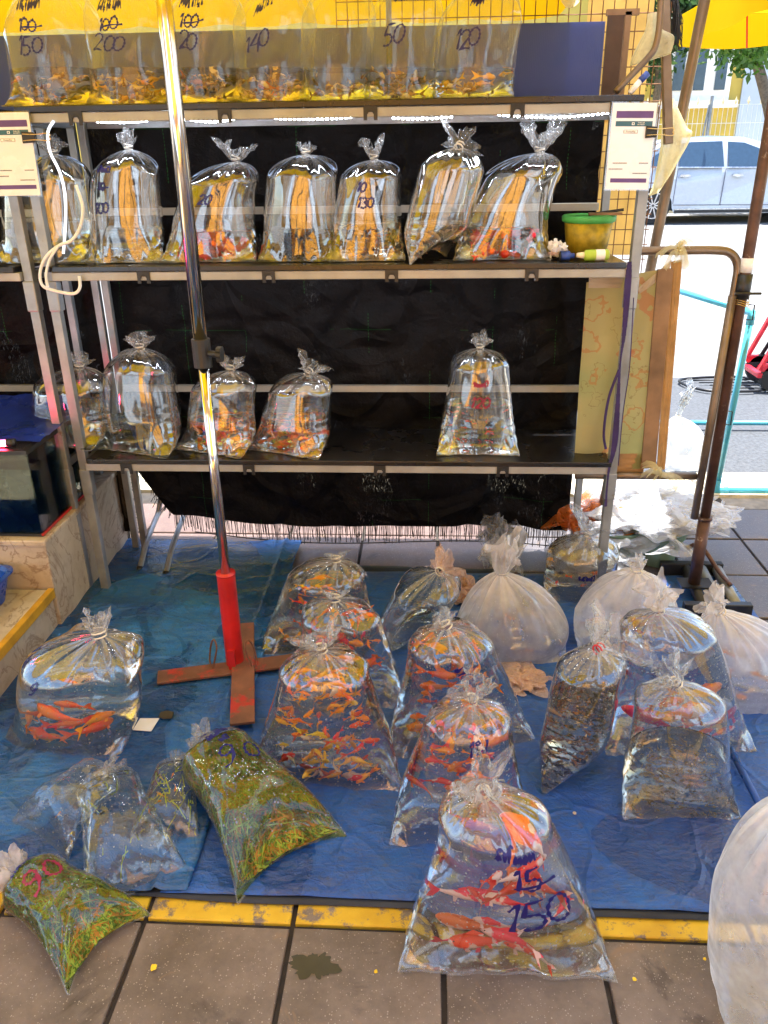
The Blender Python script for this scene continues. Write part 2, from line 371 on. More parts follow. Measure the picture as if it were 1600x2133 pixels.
# ---- black woven shade cloth
def cloth_mat():
    m, t, out = newmat('black_woven_ground_cloth'); p = N(t, 'ShaderNodeBsdfPrincipled'); vec = coords(t)
    sx = N(t, 'ShaderNodeSeparateXYZ'); L(t, vec, sx.inputs[0])
    base = ramp(t, noise_t(t, vec, 5, 6, .6), [(.3, (.002, .002, .003)), (.7, (.007, .0065, .008))])
    fx = math_(t, 'FRACT', math_(t, 'MULTIPLY', sx.outputs[0], 4.6)); fz = math_(t, 'FRACT', math_(t, 'ADD', math_(t, 'MULTIPLY', sx.outputs[2], 3.1), .35))
    lx = math_(t, 'LESS_THAN', fx, .007); lz = math_(t, 'MULTIPLY', math_(t, 'LESS_THAN', fz, .004), .5)
    dash = math_(t, 'GREATER_THAN', math_(t, 'FRACT', math_(t, 'MULTIPLY', sx.outputs[2], 90)), .4)
    dash2 = math_(t, 'GREATER_THAN', noise_t(t, vec, 4, 3), .53)
    ln = math_(t, 'MULTIPLY', math_(t, 'MAXIMUM', math_(t, 'MULTIPLY', lx, dash), lz), dash2)
    c = mixc(t, math_(t, 'MULTIPLY', ln, .6), base, (.03, .24, .05)); L(t, c, p.inputs['Base Color'])
    p.inputs['Roughness'].default_value = .55
    dn = N(t, 'ShaderNodeTexNoise'); dn.inputs['Scale'].default_value = 2.0; L(t, vec, dn.inputs['Vector'])
    ad = N(t, 'ShaderNodeVectorMath', operation='MULTIPLY_ADD'); L(t, dn.outputs['Color'], ad.inputs[0]); ad.inputs[1].default_value = (.6, .6, .6); L(t, vec, ad.inputs[2])
    vo = N(t, 'ShaderNodeTexVoronoi', feature='DISTANCE_TO_EDGE'); vo.inputs['Scale'].default_value = 3.2; L(t, ad.outputs[0], vo.inputs['Vector'])
    h = math_(t, 'ADD', noise_t(t, vec, 5, 7, .62, .2), math_(t, 'MULTIPLY', ramp(t, vo.outputs['Distance'], [(0, (1, 1, 1)), (.12, (0, 0, 0))]), .3)); L(t, bump(t, h, .8, .04), p.inputs['Normal']); p.inputs['Specular IOR Level'].default_value = .10
    # pinholes of the weave where the strands have slipped apart
    nv = noise_t(t, coords(t, 'Object', (520, 1, 60)), 1, 3, .6); zone = noise_t(t, coords(t, 'Object', (5, 1, 2.2)), 1.0, 4, .6)
    hole = math_(t, 'MULTIPLY', math_(t, 'GREATER_THAN', nv, .62), math_(t, 'GREATER_THAN', zone, .60))
    tr = N(t, 'ShaderNodeBsdfTransparent'); mx = N(t, 'ShaderNodeMixShader'); L(t, math_(t, 'MULTIPLY', hole, .05), mx.inputs[0]); L(t, p.outputs[0], mx.inputs[1]); L(t, tr.outputs[0], mx.inputs[2])
    L(t, mx.outputs[0], out.inputs[0]); return m
M['cloth'] = cloth_mat()
M['fringe'] = simple('frayed_black_strands', (.015, .014, .015), .6, bmp=0)

def canopy_mat():
    m, t, out = newmat('yellow_umbrella_cloth'); vec = coords(t)
    c = ramp(t, noise_t(t, vec, 3, 5), [(.3, (.80, .52, .008)), (.7, (.88, .60, .015))])
    d = N(t, 'ShaderNodeBsdfDiffuse'); L(t, c, d.inputs[0]); tl = N(t, 'ShaderNodeBsdfTranslucent'); L(t, c, tl.inputs[0])
    mx = N(t, 'ShaderNodeMixShader'); mx.inputs[0].default_value = .26; L(t, d.outputs[0], mx.inputs[1]); L(t, tl.outputs[0], mx.inputs[2])
    L(t, mx.outputs[0], out.inputs[0]); return m
M['canopy'] = canopy_mat()

def panel_mat():
    m, t, out = newmat('violet_blue_fluted_plastic'); p = N(t, 'ShaderNodeBsdfPrincipled'); vec = coords(t)
    c = ramp(t, noise_t(t, vec, 2.2, 4), [(.35, (.10, .15, .38)), (.7, (.17, .20, .38))])
    L(t, c, p.inputs['Base Color']); p.inputs['Roughness'].default_value = .4
    wv = N(t, 'ShaderNodeTexWave'); wv.bands_direction = 'X'; wv.inputs['Scale'].default_value = 60; L(t, vec, wv.inputs['Vector'])
    L(t, bump(t, wv.outputs[1], .25, .002), p.inputs['Normal'])
    tl = N(t, 'ShaderNodeBsdfTranslucent'); L(t, c, tl.inputs[0]); mx = N(t, 'ShaderNodeMixShader'); mx.inputs[0].default_value = .6
    L(t, p.outputs[0], mx.inputs[1]); L(t, tl.outputs[0], mx.inputs[2]); L(t, mx.outputs[0], out.inputs[0]); return m
M['panel'] = panel_mat()

def marble_mat(name, a, b, vein):
    m, t, out = newmat(name); p = N(t, 'ShaderNodeBsdfPrincipled'); vec = coords(t)
    c = ramp(t, noise_t(t, vec, 6, 6), [(.3, a), (.7, b)])
    vn = noise_t(t, vec, 4, 8, .6, 2.5); vm = ramp(t, vn, [(.47, (0, 0, 0)), (.5, (1, 1, 1)), (.53, (0, 0, 0))])
    c = mixc(t, math_(t, 'MULTIPLY', vm, .7), c, vein)
    c = mixc(t, math_(t, 'MULTIPLY', ramp(t, noise_t(t, vec, 25, 8, .7), [(.5, (0, 0, 0)), (.7, (1, 1, 1))]), .4), c, vein)
    L(t, c, p.inputs['Base Color']); p.inputs['Roughness'].default_value = .45
    L(t, p.outputs[0], out.inputs[0]); return m
M['marble'] = marble_mat('stained_cream_marble', (.42, .34, .25), (.58, .50, .38), (.20, .12, .07))
M['terrazzo'] = marble_mat('speckled_cream_step', (.42, .36, .22), (.60, .52, .34), (.18, .12, .06))
M['yellow_edge'] = simple('ochre_yellow_paint', (.55, .30, .012), .55, var=.25, nscale=14, wear=((.3, .2, .1), .66, 14))

def fish_mat(name, c1, c2, scale=3.5, lo=.45, hi=.52, rough=.35, belly=None):
    m, t, out = newmat(name); p = N(t, 'ShaderNodeBsdfPrincipled'); vec = coords(t)
    oi = N(t, 'ShaderNodeObjectInfo'); ml = math_(t, 'MULTIPLY', oi.outputs['Random'], 37.0)
    cb = N(t, 'ShaderNodeCombineXYZ'); L(t, ml, cb.inputs[0]); L(t, ml, cb.inputs[1])
    ad = N(t, 'ShaderNodeVectorMath', operation='ADD'); L(t, vec, ad.inputs[0]); L(t, cb.outputs[0], ad.inputs[1])
    c = ramp(t, noise_t(t, ad.outputs[0], scale, 3, .5), [(lo, c1), (hi, c2)])
    hs = N(t, 'ShaderNodeHueSaturation'); L(t, c, hs.inputs['Color'])
    L(t, math_(t, 'ADD', math_(t, 'MULTIPLY', oi.outputs['Random'], .05), .475), hs.inputs['Hue'])
    L(t, math_(t, 'ADD', math_(t, 'MULTIPLY', math_(t, 'FRACT', math_(t, 'MULTIPLY', ml, 3.1)), .6), .65), hs.inputs['Value'])
    L(t, hs.outputs[0], p.inputs['Base Color']); p.inputs['Roughness'].default_value = rough
    p.inputs['Subsurface Weight'].default_value = .0
    L(t, p.outputs[0], out.inputs[0]); return m
M['koi'] = fish_mat('red_and_white_koi', (.78, .58, .52), (.80, .045, .012), 2.6, .44, .47)
M['koi_orange'] = fish_mat('orange_koi', (.85, .16, .015), (.80, .36, .02), 2.0, .4, .6)
M['gold'] = fish_mat('orange_goldfish', (.85, .12, .012), (.85, .25, .015), 2.0, .4, .6)
M['gold_y'] = fish_mat('yellow_goldfish', (.80, .40, .02), (.85, .52, .06), 2.0, .4, .6)
M['gold_w'] = fish_mat('pale_goldfish', (.82, .55, .42), (.85, .70, .55), 2.0, .4, .6)
M['redfish'] = fish_mat('scarlet_fish', (.70, .012, .012), (.75, .06, .02), 2.0, .4, .6)
M['guppy'] = fish_mat('dark_mottled_guppy', (.012, .012, .010), (.42, .18, .045), 3.0, .5, .58)
M['guppy_b'] = fish_mat('brown_cream_guppy', (.18, .08, .02), (.70, .55, .35), 2.5, .48, .56)
M['guppy_d'] = fish_mat('black_guppy', (.012, .014, .016), (.07, .07, .065), 2.5, .45, .6)
M['eye'] = simple('fish_eye', (.01, .01, .01), .2, bmp=0)
M['fry'] = simple('grey_green_fry', (.17, .145, .08), .4, var=.5, nscale=60, bmp=0)
M['fry_gold'] = simple('sandy_gold_fry', (.45, .33, .10), .4, var=.5, nscale=60, bmp=0)
M['weed'] = simple('green_water_weed', (.12, .22, .02), .6, var=.7, nscale=25, bmp=0, trans=.4)
M['weed_o'] = simple('browned_water_weed', (.45, .22, .03), .6, var=.6, nscale=25, bmp=0, trans=.4)
M['weed_l'] = simple('light_green_water_weed', (.34, .46, .06), .6, var=.6, nscale=25, bmp=0, trans=.4)
#MARK_STRUCT
# ================================================================== SETTING
def struct(name, mb, mat, parent=None, smooth=False):
    o = mb.build(name, mat, parent, smooth)
    if parent is None: o['kind'] = 'structure'
    return o
# pavement bed with separate tiles
TP, TX0, TY0 = .3022, -.5665, 1.102
bed = struct('pavement', MB().bb((-6, -5, -.30), (6, 3.36, -.012)), M['mortar'])
def tile_mesh(w, d, h=.03):
    b = bmesh.new(); bmesh.ops.create_cube(b, size=1, matrix=Matrix.Translation((0, 0, -h / 2)) @ Matrix.Diagonal((w, d, h, 1)))
    bmesh.ops.bevel(b, geom=[e for e in b.edges if all(v.co.z > -h * .4 for v in e.verts)], offset=.0022, segments=1, affect='EDGES')
    me = bpy.data.meshes.new('paving_tile'); b.to_mesh(me); b.free(); return me
tmes = {}
rng = random.Random(5)
for k in ('tile', 'tile_yellow', 'tile_red', 'tile_wet'):
    me = tile_mesh(TP - .011, TP - .011); me.materials.append(M[k]); tmes[k] = me
for j in range(-2, 8):
    for i in range(-8, 12):
        x = TX0 + (i + .5) * TP; y = TY0 + (j + .5) * TP
        if 1 <= j <= 3 and -2 <= i <= 4: continue          # under the tarpaulins
        if y > 3.3 or y < .2: continue
        k = 'tile_yellow' if j == 0 else 'tile' if j < 0 else ('tile_red' if x < .35 else 'tile_wet')
        o = bpy.data.objects.new('paving_tile', tmes[k]); COL.objects.link(o); o.parent = bed
        o.location = (x, y, -.0015 + rng.uniform(-.0015, .0015)); o.rotation_euler = (rng.uniform(-.003, .003), rng.uniform(-.003, .003), 0)
kb = MB().bb((-9, 3.362, -.3), (-.4, 3.64, .004)); kb.bb((-.392, 3.362, -.3), (.9, 3.64, .003)); kb.bb((.908, 3.362, -.3), (2.2, 3.64, .004)); kb.bb((2.208, 3.362, -.3), (9, 3.64, .003))
struct('kerb', kb, M['kerb'])
def road_z(y): return -.03 + max(0, (y - 5.6)) * .0235
a = MB().grid(lambda u, v: V((-40 + 80 * u, 3.642 + (5.58 - 3.642) * v, -.03)), 8, 4); struct('asphalt_lane', a, M['asphalt'])
ys = [5.582 + i * 1.0 for i in range(14)]
a = MB()
for i in range(len(ys) - 1):
    a.add([(-40, ys[i], road_z(ys[i])), (40, ys[i], road_z(ys[i])), (40, ys[i + 1] - .012, road_z(ys[i + 1])), (-40, ys[i + 1] - .012, road_z(ys[i + 1]))], [(0, 1, 2, 3)])
struct('concrete_road', a, M['concrete'])
struct('ground', MB().grid(lambda u, v: V((-150 + 300 * u, -60 + 260 * v, -.06 if v < .3 else -.06 + .2 * min(1, max(0, (-60 + 260 * v - 19) / 30)))), 4, 60), M['backpave'])
zf = road_z(18.5)
struct('far_pavement', MB().bb((-40, 18.4, zf - .3), (40, 24, zf + .12)), M['kerb'])

struct('rear_pavement', MB().bb((-9, -4.4, -.05), (9, .19, -.002)), M['backpave'])
M['amber_reflection_floor'] = simple('amber_reflection_apron', (.62, .27, .025), .6, var=.12, nscale=5); M['dark_reflection_floor'] = simple('dark_reflection_strip', (.03, .03, .03), .6)
M['pale_reflection_floor'] = simple('pale_reflection_apron', (.26, .31, .36), .6, var=.08, nscale=5)
for x0, x1, mt in ((-3.4, -1.45, 'pale_reflection_floor'), (-1.44, -.61, 'amber_reflection_floor'), (-.60, -.42, 'dark_reflection_floor'), (-.41, .12, 'amber_reflection_floor'), (.13, .30, 'pale_reflection_floor'), (.31, .85, 'amber_reflection_floor'), (.86, 1.1, 'dark_reflection_floor'), (1.11, 3.2, 'pale_reflection_floor')):
    struct('reflection_apron', MB().bb((x0, -1.2, -.001), (x1, .17, .003)), M[mt])  # unseen floor strips added so the bags reflect amber, pale and dark bars
struct('side_pavement', MB().bb((-9, .2, -.05), (-3.0, 3.35, -.002)), M['backpave'])
struct('side_pavement', MB().bb((3.07, .2, -.05), (9, 3.35, -.002)), M['backpave'])
# tarpaulins
def sheet(name, poly_x, poly_y, mat, label, z0, seed, amp=.006, edge=None, nu=90, nv=90):
    x0, x1 = poly_x; y0, y1 = poly_y
    def fn(u, v):
        x = x0 + (x1 - x0) * u; y = y0 + (y1 - y0) * v
        x += .02 * nz(y * 2, seed) * (1 if u in (0, 1) else 1); y += .018 * nz(x * 2.5, seed + 3)
        ridg = (1 - abs(nz(x * 4 + seed, y * 6)) * 2) ** 3
        z = z0 + amp * (max(0, ridg) * .8 + .5 + .6 * nz(x * 9, y * 9, seed))
        if edge: z += edge(x, y, u, v)
        return V((x, y, max(.003, z)))
    o = MB().grid(fn, nu, nv).build(name, mat, smooth=True)
    tag(o, label, 'tarpaulin'); m = o.modifiers.new('thickness', 'SOLIDIFY'); m.thickness = .0012; return o
sheet('tarpaulin', (-1.36, -.50), (1.160, 2.80), M['tarp'], 'crinkled bright blue tarpaulin under the red pole base with wet patches', .011, 1.0, .006,
      edge=lambda x, y, u, v: .012 * max(0, 1 - abs(x + .56) / .012) + (.01 * max(0, (y - 2.3) / .5) * (1 + nz(x * 5, y * 9))))
sheet('tarpaulin', (-.55, 1.08), (1.162, 2.58), M['tarp2'], 'scuffed dark blue tarpaulin under the front fish bags', .006, 7.0, .004)
sheet('undersheet', (-.66, .98), (1.146, 1.40), M['tarp_black'], 'black sheet edge showing beneath the front of the blue tarpaulins', .0028, 3.0, .0012, nu=60, nv=12)
sheet('undersheet', (-.53, .3), (2.50, 2.625), M['tarp_black'], 'dark navy sheet edge lying on the damp red paving', .0028, 5.0, .0018, nu=60, nv=8)

# marble plinth and step at the left
PX = -1.201
pl = thing('marble_plinth', 'stained cream marble plinth with yellow edged step beside the tarpaulin', 'plinth', (PX - .6, 2.4, 0))
MB().bb((PX - 1.2, 2.17, 0), (PX, 3.0, .305)).build('riser', M['marble'], pl, bevel=.004)
MB().bb((PX - 1.2, 2.160, .305), (PX + .006, 3.0, .326)).build('slab', M['marble'], pl, bevel=.005)
MB().bb((PX - 1.2, .9, 0), (PX - .012, 2.168, .130)).build('riser', M['marble'], pl)
MB().bb((PX - 1.2, .9, .130), (PX - .018, 2.158, .154)).build('step_top', M['terrazzo'], pl, bevel=.004)
MB().bb((PX - .018, .9, .122), (PX + .002, 2.166, .156)).build('yellow_nosing', M['yellow_edge'], pl, bevel=.003)
MB().bb((PX - .19, .9, .154), (PX - .12, 2.0, .1565)).build('yellow_stripe', M['yellow_edge'], pl)

# ================================================================== RACKS
RX0, RX1, RF, RB = -1.147, .588, 2.42, 2.74
ZS = (.515, 1.123, 1.548)
def rack(X0, X1, label):
    r = thing('display_rack', label, 'rack', ((X0 + X1) / 2, (RF + RB) / 2, 0))
    for x in (X0, X1):
        MB().bb((x - .014, RF - .014, 0), (x + .014, RF + .014, 1.53)).build('post', M['galv'], r, bevel=.002)
        for dx in ((0, .035) if x == X0 else (0,)):
            MB().bb((x - .012 + dx - (.035 if x != X0 else 0), RB - .012, 0), (x + .012 + dx - (.035 if x != X0 else 0), RB + .012, 1.53)).build('post', M['galv'], r, bevel=.002)
    for k, z in enumerate(ZS):
        MB().bb((X0 - (.005 if k else -.025), RF - .035, z - .016), (X1 + .0 - (.03 if k else 0.01), RB - .016, z)).build('shelf_board', M['shelf'], r, bevel=.002)
        MB().bb((X0 + .016, RF - .030, z - .042), (X1 - .016, RF - .006, z - .0175)).build('front_rail', M['rail'], r, bevel=.002)
        MB().bb((X0 + .03, RB + .014, z - .045), (X1 - .04, RB + .032, z - .02)).build('back_rail', M['galv'], r)
        for x in (X0 + .002, X1 - .002):
            MB().bb((x - .018, RF - .018, z - .135), (x + .018, RF + .018, z - .044)).build('bracket', M['galv'], r, bevel=.004)
            MB().bb((x - .010, RF + .016, z - .044), (x + .010, RB - .014, z - .018)).build('side_rail', M['galv'], r)
        for cx in ([.10, .33, .58, .80] if k == 0 else [.16, .39, .60, .83] if k == 1 else [.10, .33, .56, .80, .95]):
            x = X0 + (X1 - X0) * cx + rng.uniform(-.02, .02)
            c = MB()
            c.bb((x - .019, RF - .0345, z - .030), (x + .019, RF - .0315, z - .014))
            c.bb((x - .019, RF - .0345, z - .050), (x - .009, RF - .0315, z - .030)); c.bb((x + .009, RF - .0345, z - .050), (x + .019, RF - .0315, z - .030))
            c.tube([(x + .0100 * math.cos(q), RF - .033, z - .034 + .008 * math.sin(q)) for q in [PI * i / 8 for i in range(9)]], .003, 6)
            c.build('clip', M['blackplastic'], r)
    for z in (.665, 1.255):
        MB().bb((X0 + .05, RB - .030, z - .011), (X1 - .06, RB - .012, z + .011)).build('cross_rail', M['rail'], r)
    return r
rk = rack(RX0, RX1, 'steel display rack with three black shelves of fish bags behind the chrome pole')
rack(RX0 - .065 - 1.6, RX0 - .065, 'neighbouring steel display rack cut off by the left edge beside the aquarium')

# woven cloth behind the racks
def drape(x0, x1, y, z0, z1, label, seed, fringe=True):
    r = thing('shade_cloth', label, 'cloth', ((x0 + x1) / 2, y, z0))
    def bottom(x):
        u = (x - x0) / (x1 - x0); zz = z0 + .02 * math.sin(u * 7 + seed)
        if fringe and u < .08: zz += .22 * (1 - u / .08)
        return zz - .06 * u
    def fn(u, v):
        x = x0 + (x1 - x0) * u; zb = bottom(x); z = zb + (z1 - zb) * v
        yy = y - .02 + .018 * nz(x * 3, z * 1.5, seed) + .020 * max(0, 1 - abs(nz(x * 2 + z * 1.3, z * 2 - x, seed + 4)) * 7) + .014 * max(0, 1 - abs(nz(x * 3 - z * 2.3, z * 3 + x, seed + 9)) * 8) + .02 * (1 - v) * nz(x * 5, seed)
        return V((x, yy, z))
    o = MB().grid(fn, 120, 90).build('woven_sheet', M['cloth'], r, smooth=True)
    if fringe:
        f = MB(); q = random.Random(int(seed * 10))
        n = int((x1 - x0) / .0042)
        for i in range(n):
            x = x0 + (x1 - x0) * i / n; zb = bottom(x) + .002; l = q.uniform(.045, .085); dx = q.gauss(0, .004); dy = q.gauss(0, .004)
            if (x - x0) / (x1 - x0) < .08: l *= .6; dx = -q.uniform(0, .04)
            if q.random() < .12: continue
            w2 = q.uniform(.0009, .0016); yb = y + .02 * nz(x * 5, seed)
            f.add([(x - w2, yb, zb), (x + w2, yb, zb), (x + dx * .6 + w2, yb + dy, zb - l * .5), (x + dx * .6 - w2, yb + dy, zb - l * .5), (x + dx + w2, yb + dy, zb - l), (x + dx - w2, yb + dy, zb - l)], [(0, 1, 2, 3), (3, 2, 4, 5)])
        f.tube([(x0 + (x1 - x0) * i / 40, y, bottom(x0 + (x1 - x0) * i / 40) - .075 + .004 * nz(i)) for i in range(5, 41)], .0025, 5)
        tag(f.build('fringe', M['fringe'], r), kind='stuff')
    return r
drape(-1.135, .535, 2.80, .135, 1.535, 'black woven ground cloth hung behind the shelves with frayed fringe', 2.0)
drape(-3.0, -1.17, 2.80, .12, 1.535, 'black woven cloth hung behind the neighbouring left rack', 6.0)
# cloth frayed side strands near the left rear posts
f = MB(); q = random.Random(3)
for i in range(90):
    z = q.uniform(.12, .36); x = -1.19; f.tube([(x, 2.775, z + .03), (x + q.uniform(.0, .03), 2.77, z), (x + q.uniform(.02, .06), 2.77, z - q.uniform(.01, .05))], .0008, 3, caps=False)
tag(f.build('frayed_strands', M['fringe']), 'tuft of frayed black strands hanging beside the left rear posts', 'fringe', kind='stuff')

# violet blue panel on the top shelf
bp = MB().bb((-3.0, 2.725, ZS[2] + .002), (.502, 2.733, 1.760)).build('backing_panel', M['panel'])
tag(bp, 'violet blue fluted plastic sheet standing behind the top shelf bags', 'panel')

# LED strips
def led_strip(x0, x1, z, y, sag, label, parts=1):
    r = thing('led_strip_light', label, 'light strip', ((x0 + x1) / 2, y, z), group='LED strips hanging under the shelves')
    def P(u):
        return V((x0 + (x1 - x0) * u, y, z - sag * 4 * u * (1 - u)))
    MB().grid(lambda u, v: P(u) + V((0, -.004 + .008 * v, 0)), 24, 1).build('tape', M['led_strip'], r)
    n = int((x1 - x0) / .0125); c = MB()
    for i in range(n):
        p = P((i + .5) / n); c.box(p + V((0, 0, -.0022)), (.0055, .0055, .0036))
    tag(c.build('led_chip', M['led'], r), kind='stuff')
YL = RF + .03
for a_, b_, s_, lab in [((152, 250), (355, 247), .012, 'glowing LED strip sagging under the top shelf, left of the chrome pole'),
                        ((385, 252), (500, 246), .010, 'short glowing LED strip just right of the chrome pole under the top shelf'),
                        ((570, 250), (735, 247), .004, 'glowing LED strip under the middle of the top shelf'),
                        ((815, 249), (945, 246), .004, 'glowing LED strip above the orange reflecting bag on the second shelf'),
                        ((1035, 242), (1270, 238), .009, 'glowing LED strip under the right end of the top shelf')]:
    p, q_ = on_y(*a_, YL), on_y(*b_, YL)
    led_strip(p.x, q_.x, (p.z + q_.z) / 2 + .006, YL, s_, lab)
led_strip(-1.05, -.62, ZS[1] - .024, RF + .06, .004, 'glowing LED strip tucked under the left end of the middle shelf')
led_strip(-.5, .05, ZS[1] - .024, RF + .06, .004, 'glowing LED strip tucked under the middle shelf behind its rail')
led_strip(.20, .33, ZS[1] - .047, RF + .06, .002, 'glowing LED strip tucked under the right end of the middle shelf')

# white cable + LED strip at the left
cb = thing('white_power_cable', 'white LED cable looping down the left posts and round the middle shelf', 'cable', tuple(on_y(110, 300, 2.39)))
def px_path(pts, Y): return [on_y(x, y, Y) for x, y in pts]
def smooth_path(pts, n=6):
    out = []; P_ = [pts[0]] + list(pts) + [pts[-1]]
    for i in range(1, len(P_) - 2):
        for k in range(n):
            t = k / n; a, b, c, d = [V(P_[i + j]) for j in (-1, 0, 1, 2)]
            out.append(.5 * ((2 * b) + (c - a) * t + (2 * a - 5 * b + 4 * c - d) * t * t + (3 * b - a - 3 * c + d) * t ** 3))
    out.append(V(pts[-1])); return out
MB().tube(smooth_path(px_path([(112, 252), (100, 275), (104, 315), (125, 360), (136, 410), (136, 470), (132, 528)], 2.385)), .0038, 8).build('led_tape', M['led_strip'], cb, smooth=True)
MB().tube(smooth_path(px_path([(158, 385), (172, 430), (168, 470), (150, 500), (122, 512), (96, 535), (84, 565), (87, 592), (105, 603), (150, 612), (166, 600), (165, 575)], 2.375)), .0048, 8).build('cable', M['white_cable'], cb, smooth=True)
MB().tube(smooth_path(px_path([(122, 512), (104, 540), (96, 572), (100, 598)], 2.37)), .004, 8).build('cable', M['white_cable'], cb, smooth=True)

# ================================================================== STROKE LETTERING
def arc(cx, cy, rx, ry, a0, a1, n=14):
    return [(cx + rx * math.cos(rad(a0 + (a1 - a0) * i / n)), cy + ry * math.sin(rad(a0 + (a1 - a0) * i / n))) for i in range(n + 1)]
GL = {
 '0': [arc(.3, .5, .28, .45, 100, 460, 20)], '1': [[(.12, .72), (.32, 1), (.28, .5), (.22, 0)]],
 '2': [arc(.28, .72, .25, .25, 170, -30, 10) + [(.2, .2), (.02, .02), (.3, .08), (.6, .0)]],
 '3': [arc(.25, .76, .22, .22, 150, -90, 8) + arc(.25, .28, .28, .28, 90, -150, 10)],
 '4': [[(.42, 1), (.02, .35), (.6, .38)], [(.45, .7), (.38, -.05)]],
 '5': [[(.14, .95), (.08, .5)] + arc(.26, .28, .27, .27, 110, -130, 10), [(.14, .95), (.55, 1.0)]],
 '7': [[(0, .95), (.55, 1), (.2, 0)]], '9': [arc(.28, .7, .24, .26, 0, 360, 14) + [(.5, .3), (.36, .0), (.1, -.1)]],
 'A': [[(0, .0), (.3, 1), (.5, 0)], [(.08, .4), (.5, .42)]], 'C': [arc(.35, .5, .32, .45, 50, 320, 14)],
 '-': [[(0, .5), (1.2, .6)]],
 # looped Thai-style handwriting strokes
 'a': [arc(.12, .2, .1, .12, 0, 330, 8) + [(.05, .8), (.3, 1.0), (.5, .75), (.5, 0)]],
 'b': [arc(.1, .85, .1, .12, -90, 250, 8) + [(.1, .1), (.35, .35), (.55, .05), (.6, .95)]],
 'c': [[(.05, .1)] + arc(.3, .55, .25, .4, 200, -20, 10) + [(.56, 0)], arc(.2, .15, .08, .1, 0, 350, 8)],
 'd': [arc(.1, .8, .09, .1, 0, 350, 8) + [(.14, .1), (.5, .8), (.55, .05)]],
 'e': [[(.1, 0), (.14, 1.25), (.3, 1.4), (.4, 1.2)]], 'g': [[(.0, 1.15), (.35, 1.35), (.5, 1.1)], [(.15, .1), (.1, .7), (.35, .9), (.45, .1)]],
 'n': [[(.05, 0), (.1, .7), (.2, .2), (.35, .7), (.4, .1), (.6, .6), (.7, .1)]],
 ' ': [],
}
def layout(text, size, adv=.72, skew=.12, jit=.04, seed=1):
    q = random.Random(seed); out = []; x = 0
    for ch in text:
        for st in GL[ch]:
            ox, oy = q.uniform(-jit, jit), q.uniform(-jit, jit)
            out.append([((x + (a_ + ox + skew * b_)) * size, (b_ + oy) * size) for a_, b_ in st])
        x += adv * (.6 if ch in '1e' else 1)
    wd = x * size
    return [[(a_ - wd / 2, b_) for a_, b_ in st] for st in out]

